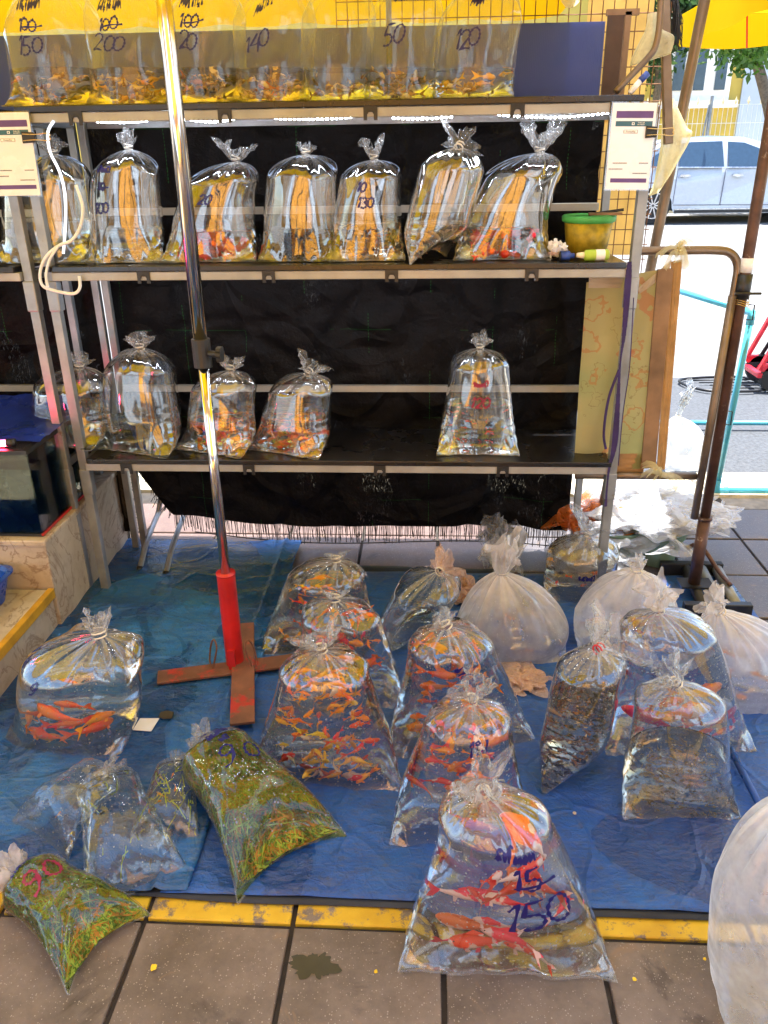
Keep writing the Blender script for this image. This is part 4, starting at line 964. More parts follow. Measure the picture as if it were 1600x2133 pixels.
B = bag('clear lying bag with tiny fish, its sealed end fanned out at the far left', (80, 1760), 185, (225, 1600), kind='lie', fill=.06, ruf=(.03, .02), seed=23, film_='film_pale', concave=.02, W=.21)
lab_fish(B, 5, .03, ['gold_y', 'guppy_b'], 'guppy', 'small guppy in the fanned clear lying bag', 'fish', 'guppies in the fanned clear bag', 24)
B = bag('clear square looking bag of water lying in front, rounded air bubble and few small fish', (290, 1862), 215, (218, 1615), kind='lie', fill=.07, ruf=(.025, .02), seed=24, film_='film_pale', concave=.02, rufmat='ruffle_frost')
lab_fish(B, 6, .026, ['guppy', 'guppy_d'], 'guppy', 'small dark guppy in the square looking clear bag', 'fish', 'guppies in the square looking clear bag', 25)
weeds(B, 14, ['weed_l'], 8, {'weed_l': 'thin curl of green weed in the square looking clear bag'}, .03)
B = bag('small clear lying bag with little orange fish tucked beside the fat weed bag', (345, 1765), 130, (368, 1575), kind='lie', fill=.055, ruf=(.025, .02), seed=25, film_='film_pale', concave=.02, W=.16)
lab_fish(B, 6, .026, ['gold_y', 'gold'], 'guppy', 'small orange guppy in the small bag beside the fat weed bag', 'fish', 'guppies beside the fat weed bag', 26)
weeds(B, 60, ['weed_l'], 9, {'weed_l': 'green weed strands in the small bag beside the fat weed bag'}, .03)

# ================================================================== SHELF BAGS
YF = RF + .012
z1, z2, z3 = ZS[1], ZS[0], ZS[2]
def sbag(label, seam, W_, neck, fy, z, seed, shoal=None, fish=None, **k):
    B = bag(label, seam, W_, neck, z=z, fillpx=(seam[0], fy), Y=YF, film_=k.pop('film_', 'film_shelf'), seed=seed, **k)
    B['base']
    return B
row2 = [
 ('clear bag of sandy fry on the middle shelf, left of the chrome pole', (250, 533), 165, (268, 312), 478, 0, [(layout('anc', .022, .6), -.04, .72, .1), (layout('10', .022, .6), -.045, .58, .1), (layout('-', .03), -.045, .55, .1), (layout('100', .03, .6), -.045, .40, .1)], 'water', (.045, .02)),
 ('clear bag of scarlet fish on the middle shelf crossed by the chrome pole', (430, 537), 205, (490, 337), 482, .05, [(layout('20', .03, .6), -.02, .55, 0)], 'water', (.04, .045)),
 ('clear bag of black fish on the middle shelf, right of the chrome pole', (615, 537), 168, (637, 322), 478, -.04, None, 'water_dark', (.025, .02)),
 ('clear bag of brown fish marked 30 in the centre of the middle shelf', (765, 533), 160, (780, 333), 466, .08, [(layout('10', .026, .6), -.025, .62, 0), (layout('130', .028, .62), -.01, .48, 0)], 'water_warm', (.045, .03)),
 ('clear bag turned edge on with broad amber reflections on the middle shelf', (893, 537), 165, (955, 308), 462, 1.1, None, 'water_warm', (.03, .05)),
 ('big clear bag of red fish with spiky top at the right of the middle shelf', (1048, 532), 205, (1125, 318), 478, .05, None, 'water', (.06, .05))]
RB_ = []
for i, (lb, sm, wd, nk, fy, rz, tx, wt, rf) in enumerate(row2):
    RB_.append(sbag(lb, sm, wd, nk, fy, z1, 40 + i, rz=rz, text=tx, water_=wt, ruf=rf, ruf_lean=[(0, 0, 1), (.2, 0, 1), (.1, 0, 1), (-.1, 0, 1), (.8, 0, .5), (0, 0, 1)][i], body=[140, 150, 150, 128, 150, 165][i], mid=(i == 4)))
put_fish(RB_[0]['S'], RB_[0]['base'], RB_[0]['rz'], .04, 110, .018, None, 'fry_shoal', 'sandy gold fry resting at the bottom of the leftmost middle shelf bag', 'fish', None, 51, stuff='fry_gold')
lab_fish(RB_[1], 40, .058, ['redfish'], 'red_fish', 'scarlet fish in the middle shelf bag crossed by the pole', 'fish', 'scarlet fish in the bag crossed by the pole', 52, slim=1.5)
put_fish(RB_[2]['S'], RB_[2]['base'], RB_[2]['rz'], RB_[2]['fill'], 150, .034, None, 'black_fish_shoal', 'crowd of black fish in the bag right of the chrome pole', 'fish', None, 53, stuff='guppy_d', slim=1.2, tail=1.4)
lab_fish(RB_[3], 46, .032, ['guppy_b', 'guppy', 'gold_y'], 'guppy', 'brown guppy in the middle shelf bag marked 30', 'fish', 'guppies in the middle shelf bag marked 30', 54, slim=1.1)
put_fish(RB_[4]['S'], RB_[4]['base'], RB_[4]['rz'], RB_[4]['fill'], 40, .03, None, 'guppy_shoal', 'brown guppies low in the edge on bag of the middle shelf', 'fish', None, 55, stuff='guppy_b')
lab_fish(RB_[5], 40, .06, ['redfish', 'redfish', 'redfish', 'guppy_d'], 'red_fish', 'scarlet fish in the spiky topped middle shelf bag', 'fish', 'scarlet fish in the spiky topped bag', 56, slim=1.5)
BL = sbag('clear bag at the left edge on the neighbouring rack behind the white price card', (70, 530), 215, (110, 322), 462, z1, 47, rz=-.05, ruf=(.04, .03), body=180)
row3 = [
 ('tall clear bag with dark water and amber reflections on the bottom shelf, leftmost', (258, 928), 200, (292, 727), 890, .30, 'water_dark', (.04, .035), (0, 0, 1)),
 ('clear bag of orange fish on the bottom shelf crossed by the chrome pole', (425, 925), 170, (480, 772), 880, .35, 'water', (.035, .035), (.2, 0, 1)),
 ('clear bag of orange fish on the bottom shelf with its top leaning right', (580, 930), 180, (642, 778), 876, .38, 'water', (.04, .04), (.5, 0, .8)),
 ('lone clear bag of tiny black and red fish on the bottom shelf marked 120', (997, 925), 172, (1000, 727), 848, 0, 'water', (.04, .028), (0, 0, 1))]
R3 = []
for i, (lb, sm, wd, nk, fy, rz, wt, rf, ln_) in enumerate(row3):
    R3.append(sbag(lb, sm, wd, nk, fy, z2, 60 + i, rz=-rz if i < 3 else rz, water_=wt, ruf=rf, ruf_lean=ln_, ink='ink_red' if i == 3 else 'ink', body=[158, 140, 140, 122][i], text=[(layout('dnnc', .018, .6), .0, .60, 0), (layout('120', .034, .62), .0, .42, .0)] if i == 3 else None))
lab_fish(R3[1], 46, .05, ['gold'], 'goldfish', 'orange goldfish in the bottom shelf bag crossed by the pole', 'fish', 'goldfish in the bottom shelf bag crossed by the pole', 71, slim=1.2)
lab_fish(R3[2], 46, .05, ['gold', 'gold', 'koi_orange'], 'goldfish', 'orange goldfish in the bottom shelf bag leaning right', 'fish', 'goldfish in the leaning bottom shelf bag', 72, slim=1.2)
for k_, (mt_, nm_) in enumerate((('guppy_d', 'black'), ('redfish', 'red'))): put_fish(R3[3]['S'], R3[3]['base'], R3[3]['rz'], R3[3]['fill'], 36, .02, None, 'tiny_fish_shoal', 'tiny ' + nm_ + ' fish drifting in the lone bottom shelf bag marked 120', 'fish', None, 73 + k_, stuff=mt_)
B = sbag('clear bag leaning beside the left posts above the blue sheet and aquarium', (100, 905), 200, (165, 765), 862, z2 + .025, 64, rz=-.3, water_='water_dark', ruf=(.04, .03), ruf_lean=(.3, 0, 1), body=165)
txt1 = ['150', '200', '20', '140', None, '50', '120']
top = [(95, 195, 100, 'leftmost top shelf bag, above the left payment card'), (255, 172, 262, 'top shelf bag marked 200 left of the chrome pole'), (418, 165, 430, 'top shelf bag marked 100 over 20 directly right of the chrome pole'),
       (560, 168, 583, 'top shelf bag marked 140'), (694, 150, 715, 'top shelf bag without number, between the ones marked 140 and 50'), (832, 150, 862, 'top shelf bag marked 50 with yellow reflection'), (985, 172, 1020, 'rightmost top shelf bag marked 120 against the violet panel')]
fk = [['guppy_b', 'gold', 'guppy_d', 'guppy_b'], ['guppy_b', 'gold_y', 'guppy_b'], ['guppy', 'guppy_d', 'guppy_b'], ['gold', 'guppy_b', 'gold_w', 'guppy_b'], ['guppy_b'], ['guppy_b', 'guppy'], ['guppy_b', 'gold_y']]
for i, (x, wd, nx_, lb) in enumerate(top):
    tx = None
    if txt1[i]:
        tx = [(layout(['acnd', 'bcan', 'ndgc', 'nac', 'n', 'cn', 'nn'][i], .026, .7, jit=.08, seed=i), -.02, .78, .15), (layout(txt1[i], .050, .58, skew=.25, jit=.09, seed=i), -.03, .46, [.12, -.05, .1, .25, 0, .1, .2][i])]
        if i in (0, 1, 2): tx += [(layout('100', .036, .6, skew=.25, jit=.08, seed=i + 9), -.025, .64, .1), (layout('-', .05), -.02, .60, .15)]
    B = bag(lb, (x, 212), wd, (nx_ + 4, -38), z=z3, fillpx=(x, 140), Y=YF, film_='film_top', seed=80 + i, water_='water' if i > 3 else 'water_warm', text=tx, ruf=(.05, .04), body=wd * 1.03, dome=.8, cone=.35, pleat=1.0, tw=.003)
    n = [32, 34, 30, 32, 14, 22, 22][i]
    lab_fish(B, n, .050, fk[i], 'guppy', 'guppy in the ' + lb.split(',')[0], 'fish', 'guppies in top shelf bag %s' % ('marked ' + txt1[i] if txt1[i] else 'without number'), 90 + i, slim=1.15, tail=1.5)
#MARK_OBJ
# ================================================================== UMBRELLAS
def canopy(c, half, ze, za, parent, val=.10, hx=None, hy=None):
    hx = hx or half; hy = hy or half; c = V(c)
    m = MB(); n = 20
    def fn(u, v):
        x = (u * 2 - 1); y = (v * 2 - 1); k = max(abs(x), abs(y)); sag = -.05 * math.sin(PI * k) * (abs(abs(x) - abs(y)) / max(k, .01))
        return V((c.x + x * hx, c.y + y * hy, za + (ze - za) * k + sag - .02 * (1 - (min(abs(x), abs(y))) ** 2) * 0))
    m.grid(fn, n, n); m.build('canopy', M['canopy'], parent, smooth=False)
    m = MB()
    cs = [(-1, -1), (1, -1), (1, 1), (-1, 1), (-1, -1)]
    for i in range(4):
        a = V((c.x + cs[i][0] * hx, c.y + cs[i][1] * hy, ze)); b = V((c.x + cs[i + 1][0] * hx, c.y + cs[i + 1][1] * hy, ze))
        m.grid(lambda u, v: a.lerp(b, u) + V((0, 0, -.001 - v * (val + .012 * abs(math.sin(u * 22))))), 60, 1)
    m.build('valance', M['canopy'], parent)
    for i in range(4):
        a = V((c.x + cs[i][0] * hx, c.y + cs[i][1] * hy, ze - .012)); MB().tube([(c.x, c.y, za - .03), a], .006, 6).build('rib', M['galv'], parent)
PB = on_z(492, 1398); ZC = on_y(432, 735, PB.y).z
um = thing('market_umbrella', 'yellow market umbrella on a chrome pole with red base over the stall', 'umbrella', (PB.x, PB.y, 0))
canopy((-.58, 1.96, 0), 1, 1.93, 2.45, um, hx=.985, hy=1.14)
P1 = MB().tube([(PB.x, PB.y, .33), (PB.x, PB.y, ZC + .02)], .0135, 16); P1.build('lower_pole', M['chrome'], um, smooth=True)
MB().tube([(PB.x, PB.y, ZC - .02), (PB.x, PB.y, 2.44)], .0175, 16).build('upper_pole', M['chrome'], um, smooth=True)
col_ = MB().tube([(PB.x, PB.y, ZC - .036), (PB.x, PB.y, ZC + .036)], .0235, 18).build('collar', M['blackplastic'], um, smooth=False, bevel=.002)
kn = MB().tube([(PB.x + .02, PB.y - .01, ZC), (PB.x + .045, PB.y - .016, ZC)], .008, 10).build('knob_stem', M['blackplastic'], um)
k_ = MB()
for i in range(6):
    a = i * PI / 3; k_.tube([V((PB.x + .044, PB.y - .016, ZC)) + V((0, math.cos(a), math.sin(a))) * .012 + V((0, 0, 0)), V((PB.x + .056, PB.y - .018, ZC)) + V((0, math.cos(a), math.sin(a))) * .012], .0085, 8)
k_.build('knob', M['blackplastic'], um)
MB().tube([(PB.x, PB.y, .012), (PB.x, PB.y, .335)], .0265, 20, caps=False).build('base_sleeve', M['redpaint'], um, smooth=True)
MB().tube([(PB.x, PB.y, .33), (PB.x, PB.y, .337)], .0275, 20).build('sleeve_rim', M['redpaint'], um, smooth=True)
ang = .10
Rb = Matrix.Rotation(ang, 3, 'Z')
MB().bar(on_z(328, 1412, .026), on_z(640, 1372, .026), .062, .009, V((0, 0, 1))).build('foot_bar', M['rustred'], um, bevel=.002)
MB().bar(on_z(508, 1300, .036), on_z(505, 1508, .036), .066, .009, V((0, 0, 1))).build('foot_bar', M['rustred'], um, bevel=.002)
for sg in (-1, 1):
    x0 = PB.x + sg * .048
    MB().tube(smooth_path([(x0 + sg * .012, PB.y - .03, .03), (x0 - sg * .006, PB.y - .03, .10), (x0 + sg * .002, PB.y - .022, .125), (x0 + sg * .015, PB.y - .015, .10), (x0 + sg * .022, PB.y - .02, .05), (x0 + sg * .012, PB.y - .03, .03)], 5), .0028, 6).build('bent_rod', M['rustred'], um, smooth=True)
MB().bb((PB.x - .010, PB.y - .036, .026), (PB.x + .010, PB.y - .026, .095)).build('weld_tab', M['redpaint'], um)

u2 = thing('market_umbrella', 'yellow market umbrella at the upper right above the car, on a leaning pole', 'umbrella', (1.45, 3.45, 0))
ZE5 = on_y(1500, 94, 3.45).z + .10
canopy((2.18, 2.15, 0), 1, ZE5, 2.4, u2, hx=1.27, hy=1.30, val=.10)
a_, b_ = on_y(1468, 0, 2.75), on_y(1345, 610, 2.75); d = (b_ - a_)
MB().tube([a_ - d * .3, a_, b_, b_ + d * 1.05], .016, 12).build('leaning_pole', M['steelbrown'], u2, smooth=True)
MB().tube([on_y(1557, -20, 3.09), on_y(1556, 100, 3.09)], .003, 6).build('red_cord', M['band_red'], u2)
# coverings outside the frame; the canvas is added to keep sun off the stall
M['shade_canvas'] = simple('shade_canvas', (.64, .66, .70), .8, var=.06, trans=.4)
u_ = thing('market_umbrella', 'yellow market umbrella over the neighbouring left stall', 'umbrella', (-3.35, 1.7, 0)); canopy((-3.35, 1.7, 0), 1, 1.98, 2.48, u_, hx=1.3, hy=1.3)
MB().tube([(-3.35, 1.7, 0), (-3.35, 1.7, 2.48)], .018, 12).build('pole', M['chrome'], u_, smooth=True)
aw = thing('added_shade_sheet', 'added unseen canvas sheet blocking sun in the gap between the stall umbrellas', 'awning', (.62, 1.45, 2.4))
MB().grid(lambda u, v: V((-.13 + 1.5 * u, .05 + 2.65 * v, 2.45 - .05 * math.sin(PI * u) - .04 * math.sin(PI * v))), 12, 16).build('canvas', M['shade_canvas'], aw, smooth=True)
MB().tube([(-.13, 2.70, 1.56), (-.13, 2.70, 2.45)], .008, 8).build('pole', M['galv'], aw, smooth=True)
# unseen shophouse added behind the photographer for amber reflections in the bags
M['shopwall'] = simple('ochre_shop_wall', (.46, .24, .06), .8, var=.12, nscale=3)
M['shopdark'] = simple('dark_shop_interior', (.035, .03, .028), .6)
M['shutter'] = simple('grey_roller_shutter', (.3, .3, .3), .5, .4)
M['signor'] = simple('orange_reflection_banner', (.75, .24, .02), .5, var=.1)
M['amber'] = simple('amber_cloth', (.80, .42, .05), .6, var=.1)
sh = thing('shophouse', 'added unseen ochre shophouse with open dark shopfront, there to reflect in the bags', 'building', (0, -4.5, 0))
for x0, x1 in ((-9, -5.2), (-1.9, -1.5), (2.4, 2.8), (6, 9)): MB().bb((x0, -4.9, -.01), (x1, -4.5, 3.0)).build('pier', M['shopwall'], sh)
MB().bb((-9, -4.9, 3.0), (9, -4.4, 7.5)).build('upper_wall', M['shopwall'], sh)
MB().bb((-9, -8, -.01), (9, -7.9, 3.0)).build('back_wall', M['shopdark'], sh)
MB().bb((-5.2, -4.6, -.01), (-4.0, -4.55, 2.98)).build('shutter', M['shutter'], sh)
MB().bb((-1.5, -4.38, 2.3), (2.4, -4.34, 2.98)).build('banner', M['signor'], sh)  # added orange banner, made wide to reflect amber in the bags
M['amber_reflector'] = simple('amber_reflector_canvas', (.88, .38, .025), .6, var=.08, trans=.25, bmp=0)
M['pale_reflector'] = simple('pale_reflector_canvas', (.62, .70, .78), .6, var=.05, trans=.25, bmp=0)
for i, (x0, x1) in enumerate(((-3.0, -1.75), (-1.5, -.60), (-.48, .16), (.26, .92), (1.25, 2.4))):  # unseen sloping canvases added to give the bags amber and pale reflections
    tag(MB().grid(lambda u, v: V((x0 + (x1 - x0) * u, -.75 - 1.5 * v, .30 + 2.75 * v - .05 * math.sin(PI * v))), 8, 8).build('reflector_awning', M['pale_reflector' if i in (0, 4) else 'amber_reflector'], smooth=True), ['wide pale left', 'left amber', 'middle amber', 'narrow right amber', 'wide pale right'][i] + ' canvas awning added unseen behind the photographer to reflect in the bags', 'awning')
tag(MB().tube([(-2.7, -2.27, 3.05), (2.0, -2.27, 3.05)], .012, 8).build('awning_rail', M['galv']), 'steel rail along the upper edge of the added unseen awnings', 'rail')
for i, x in enumerate((-2.65, 1.98)): tag(MB().tube([(x, -2.27, 0), (x, -2.27, 3.06)], .014, 8).build('awning_post', M['galv']), ['left', 'right'][i] + ' steel post of the added unseen awnings', 'post')

# ================================================================== RIGHT SIDE
PR = on_z(1441, 1243)
rp = thing('steel_pole', 'rusty brown steel pole with black taped joint standing in a black base at the right', 'pole', (PR.x, PR.y, 0))
MB().tube([(PR.x, PR.y, .05), (PR.x, PR.y, .30)], .0205, 14).build('lower_tube', M['rustpole'], rp, smooth=True)
MB().tube([(PR.x, PR.y, .295), (PR.x, PR.y, .305)], .024, 14).build('rim', M['rustpole'], rp, smooth=True)
MB().tube([(PR.x, PR.y, .25), (PR.x, PR.y, 2.2)], .0165, 14).build('upper_tube', M['rustpole'], rp, smooth=True)
zt = on_y(1548, 600, PR.y).z
MB().tube([(PR.x, PR.y, zt - .03), (PR.x, PR.y, zt + .04)], .0225, 14).build('tape_joint', M['blackplastic'], rp, smooth=True)
MB().tube([(PR.x, PR.y, zt + .045), (PR.x, PR.y, zt + .085)], .0185, 14).build('paper_label', M['card'], rp, smooth=True)
MB().tube([(PR.x - .03, PR.y - .026, zt - .012), (PR.x + .045, PR.y - .026, zt - .012)], .004, 6).build('clamp_bolt', M['blackplastic'], rp)
for i in range(3):
    MB().tube([V((PR.x, PR.y, zt - .035 - i * .006 + .004 * math.sin(q_ * 2))) + V((math.cos(q_), math.sin(q_), 0)) * .024 for q_ in [2 * PI * k / 14 for k in range(14)]], .0012, 5, closed=True).build('tie_wire', M['brass'], rp)
base_ = thing('pole_base', 'black steel base with parallel roller tubes under the brown pole', 'base', (PR.x, PR.y, 0))
for i, dx in enumerate((-.0, .055, .11)):
    MB().tube([(PR.x + dx, PR.y - .12, .03), (PR.x + dx + .02, PR.y + .17, .03)], .019, 12).build('roller', M['blackplastic'] if i == 0 else M['galv'], base_, smooth=True)
MB().bb((PR.x - .05, PR.y - .035, .051), (PR.x + .06, PR.y + .035, .056)).build('plate', M['blackplastic'], base_)
for dy in (-.13, .16): MB().bb((PR.x - .07, PR.y + dy - .014, .004), (PR.x + .15, PR.y + dy + .014, .052)).build('end_bar', M['blackplastic'], base_, bevel=.003)
MB().tube(smooth_path([(PR.x + .02, PR.y + .19, .09), (PR.x + .06, PR.y + .16, .12), (PR.x + .10, PR.y + .06, .07), (PR.x + .115, PR.y - .02, .06)], 5), .008, 8).build('bent_tube', M['rustpole'], base_, smooth=True)

# pipe barrier with banner
br = thing('pipe_barrier', 'bent steel pipe barrier between the rack and the brown pole', 'barrier', (.76, 2.452, .45))
YB = 2.455
pts = smooth_path([(.60, YB, 1.147), (.70, YB, 1.147), (.82, YB, 1.147), (.868, YB, 1.138), (.893, YB, 1.105), (.896, YB, 1.05), (.893, YB, .95)], 6)
MB().tube(pts, .0125, 12).build('top_pipe', M['steelbrown'], br, smooth=True)
MB().tube([(.889, YB - .012, 1.02), (.880, YB - .012, .30)], .0125, 12).build('upright_pipe', M['steelbrown'], br, smooth=True)
MB().tube([(.48, YB, .445), (.87, YB, .445)], .0125, 12).build('bottom_pipe', M['steelbrown'], br, smooth=True)
def banner_mat():
    m, t, out = newmat('yellow_green_print_cloth'); p = N(t, 'ShaderNodeBsdfPrincipled'); vec = coords(t)
    c = ramp(t, noise_t(t, vec, 5, 5), [(.3, (.36, .30, .10)), (.7, (.50, .45, .18))])
    c = mixc(t, .6, c, ramp(t, noise_t(t, vec, 3, 3), [(.4, (.28, .34, .14)), (.6, (.50, .40, .18))]))
    for (sc_, col, lo, wd) in ((8, (.50, .14, .03), .34, .07), (12, (.22, .15, .05), .40, .03), (6.5, (.55, .12, .05), .26, .16)):
        vo = N(t, 'ShaderNodeTexVoronoi'); vo.inputs['Scale'].default_value = sc_; vo.inputs['Randomness'].default_value = 1.0
        ns = noise_t(t, vec, sc_ * 1.8, 3); dd = math_(t, 'ADD', vo.outputs['Distance'], math_(t, 'MULTIPLY', math_(t, 'SUBTRACT', ns, .4), 1.3)); L(t, vec, vo.inputs['Vector'])
        rg = math_(t, 'LESS_THAN', math_(t, 'ABSOLUTE', math_(t, 'SUBTRACT', dd, lo)), wd * .5)
        c = mixc(t, math_(t, 'MULTIPLY', rg, .5), c, col)
    L(t, c, p.inputs['Base Color']); p.inputs['Roughness'].default_value = .6
    L(t, bump(t, noise_t(t, vec, 6, 5), .5, .02), p.inputs['Normal'])
    tl = N(t, 'ShaderNodeBsdfTranslucent'); L(t, c, tl.inputs[0]); mx = N(t, 'ShaderNodeMixShader'); mx.inputs[0].default_value = .45
    L(t, p.outputs[0], mx.inputs[1]); L(t, tl.outputs[0], mx.inputs[2]); L(t, mx.outputs[0], out.inputs[0]); return m
M['banner'] = banner_mat()
M['cream_cloth'] = simple('cream_cloth_back', (.55, .45, .33), .7, var=.15, nscale=6, trans=.3)
bn = thing('cloth_banner', 'yellow green cloth banner with orange floral print tied to the pipe barrier', 'banner', (.6, 2.475, .46))
Yn = 2.475
def px3(x, y, Y): return on_y(x, y, Y)
def quadgrid(tl_, tr_, br_, bl_, Y, amp=.006, n=24, seed=1):
    A_, B_, C_, D_ = [px3(*p_, Y) for p_ in (tl_, tr_, br_, bl_)]
    def fn(u, v):
        p_ = A_.lerp(B_, u).lerp(D_.lerp(C_, u), v); return p_ + V((0, amp * 2 * nz(u * 4, v * 5, seed) + amp * math.sin(u * 9 + v * 3), 0))
    return MB().grid(fn, n, n)
quadgrid((1222, 588), (1385, 560), (1340, 975), (1195, 978), Yn, .004).build('printed_cloth', M['banner'], bn, smooth=True)
quadgrid((1228, 568), (1300, 576), (1292, 600), (1226, 600), Yn - .006, .002, seed=4).build('folded_edge', M['cream_cloth'], bn, smooth=True)
quadgrid((1330, 600), (1400, 540), (1392, 572), (1332, 612), Yn - .008, .002, seed=5).build('folded_edge', M['cream_cloth'], bn, smooth=True)
quadgrid((1398, 545), (1422, 540), (1385, 978), (1368, 978), Yn - .002, .002, seed=6).build('orange_side_strip', simple('brownish_orange_cloth', (.42, .23, .08), .6, trans=.3), bn, smooth=True)
quadgrid((1222, 945), (1345, 945), (1340, 985), (1216, 985), Yn - .004, .001, seed=8).build('bottom_hem', simple('brown_hem', (.35, .20, .08), .6), bn, smooth=True)
A_, B_ = px3(1386, 560, Yn - .014), px3(1350, 975, Yn - .014)
tag(MB().bar(A_, B_, .046, .010).build('plank', M['wood'], bevel=.002), 'upright brown plank fixed against the cloth banner', 'plank')

def ribbon_bow(c, label, mat, seed, size=.05, n=9):
    q = random.Random(seed); r = thing('plastic_tie', label, 'plastic strip', c)
    m = MB(); c = V(c)
    for i in range(n):
        a = q.uniform(0, 6.28); l = size * q.uniform(.5, 1.2); d = V((math.cos(a), q.uniform(-.4, .2), math.sin(a) * .7))
        pth = smooth_path([c + V((q.gauss(0, .004), -.015, q.gauss(0, .004))), c + d * l * .5 + V((0, -.02, .01)), c + d * l + V((0, -.02, -.012))], 4)
        w_ = q.uniform(.003, .007); s_ = V((-d.z, .3, d.x)).normalized()
        for k in range(len(pth) - 1): m.add([pth[k] - s_ * w_ * (1 + k * .15), pth[k] + s_ * w_ * (1 + k * .15), pth[k + 1] + s_ * w_ * (1.15 + k * .15), pth[k + 1] - s_ * w_ * (1.15 + k * .15)], [(0, 1, 2, 3)])
    m.build('strips', M[mat], r, smooth=True)
    MB().tube([c + V((0, -.015 * math.cos(t_), .017 * math.sin(t_))) + V((.004, 0, 0)) for t_ in [2 * PI * k / 12 for k in range(12)]], .004, 6, closed=True).build('knot', M[mat], r, smooth=True)
ribbon_bow(px3(1408, 520, YB), 'yellow plastic strip bow tied on the top pipe of the barrier', 'yellow_film', 1, .06, 12)
ribbon_bow(px3(1372, 985, YB), 'yellow green plastic strip hanging from the bottom pipe of the barrier', 'yellow_film', 2, .075, 10)

# purple strap on the right rack post
st = MB(); ps = [px3(x, y, 2.385) for x, y in [(1312, 545), (1308, 600), (1300, 700), (1292, 760), (1286, 860), (1280, 930), (1268, 985), (1262, 1056)]]
ps = smooth_path(ps, 5)
for k in range(len(ps) - 1):
    w0 = .011 * (1 + .5 * math.sin(k * .35)); w0 *= .6; st.add([ps[k] - V((w0, 0, 0)), ps[k] + V((w0, .004, 0)), ps[k + 1] + V((w0, .004, 0)), ps[k + 1] - V((w0, 0, 0))], [(0, 1, 2, 3)])
so_ = thing('strap', 'dark purple fabric strap hanging down the right rack post', 'strap', ps[0]); st.build('wide_strap', M['purple'], so_, smooth=True)
MB().tube(smooth_path([px3(x, y, 2.38) for x, y in [(1290, 770), (1268, 830), (1258, 900), (1262, 935)]], 6), .004, 6).build('loop', M['purple'], so_)
MB().tube(smooth_path([px3(x, y, 2.38) for x, y in [(1320, 620), (1312, 760), (1298, 860), (1288, 970)]], 6), .0015, 6).build('thin_cord', M['purple'], so_)

# rear part at upper right: wire mesh with cloth behind, brown frame, hooked bar
wm = thing('wire_mesh_panel', 'rusty welded wire mesh panel beside the rack at the upper right', 'mesh panel', (.62, 2.86, .9))
m = MB(); a0, a1 = px3(1100, 0, 2.86), px3(1385, 560, 2.86)
x0, x1, zt_, zb_ = -.3, on_y(1385, 200, 2.86).x, 2.0, 1.03
k = x0
while k < x1: m.tube([(k, 2.86, zb_), (k, 2.86, zt_)], .0017, 5); k += .034
k = zb_
while k < zt_: m.tube([(x0, 2.863, k), (x1, 2.863, k)], .0017, 5); k += .048
m.build('wires', M['meshwire'], wm)['kind'] = 'stuff'
M['warm_sheet'] = simple('amber_plastic_sheet', (.62, .38, .10), .6, var=.3, nscale=5, trans=.5, bmp=.4)
for k2, (x_, y_, w2, h2) in enumerate([(.575, 1.75, .20, .5), (.60, 1.30, .17, .42)]):
    MB().grid(lambda u, v: V((x_ - w2 / 2 + u * w2 + .0, 2.885 + .006 * nz(u * 5, v * 5, k2), y_ - h2 / 2 + v * h2)), 20, 30).build('amber_sheet', M['warm_sheet'], wm, smooth=True)
fr_ = thing('wooden_frame', 'brown timber frame and dark board at the right end of the top shelf', 'frame', (.53, 2.74, 1.55))
MB().bb((.508, 2.725, 1.552), (.556, 2.735, 1.775)).build('dark_board', simple('dark_brown_board', (.06, .028, .015), .6), fr_)
MB().bb((.560, 2.735, 1.552), (.578, 2.752, 1.785)).build('stile', M['wood'], fr_); MB().bb((.506, 2.735, 1.776), (.60, 2.752, 1.792)).build('rail', M['wood'], fr_)
hb = MB().tube(smooth_path([px3(x, y, 2.5) for x, y in [(1282, 192), (1320, 152), (1352, 118), (1366, 95), (1374, 50), (1378, -30)]], 5), .0085, 8).build('hooked_bar', M['steelbrown'], smooth=True)
tag(hb, 'brown hooked iron bar rising from the top shelf end to the umbrella', 'bar')
dp = MB().bar(px3(1384, -20, 2.6), px3(1392, 300, 2.6), .024, .024).build('upright_post', M['steelbrown'], bevel=.002); tag(dp, 'dark brown upright post behind the right price card', 'post')
# rope-like brown tassel on the canopy edge
m = MB(); q = random.Random(8)
for i in range(60):
    p0 = px3(1405 + q.uniform(-8, 8), -10, 2.62); p1 = px3(1412 + q.uniform(-14, 10), 90 + q.uniform(-40, 20), 2.62); m.tube([p0, p0.lerp(p1, .5) + V((q.gauss(0, .004), q.gauss(0, .006), 0)), p1], .0012, 3, caps=False)
tag(m.build('rope_tassel', M['fringe']), 'frayed dark brown rope end hanging beside the umbrella', 'rope')
mk = thing('marker_pen', 'white marker pen with blue cap leaning at the right end of the top shelf', 'pen', px3(1318, 192, 2.4))
a_, b_ = px3(1312, 194, 2.40), px3(1334, 168, 2.40); c_ = px3(1350, 152, 2.40)
MB().tube([a_, b_], .0075, 10).build('barrel', M['marker'], mk, smooth=True); MB().tube([b_, c_], .0085, 10).build('cap', M['bluecap'], mk, smooth=True)

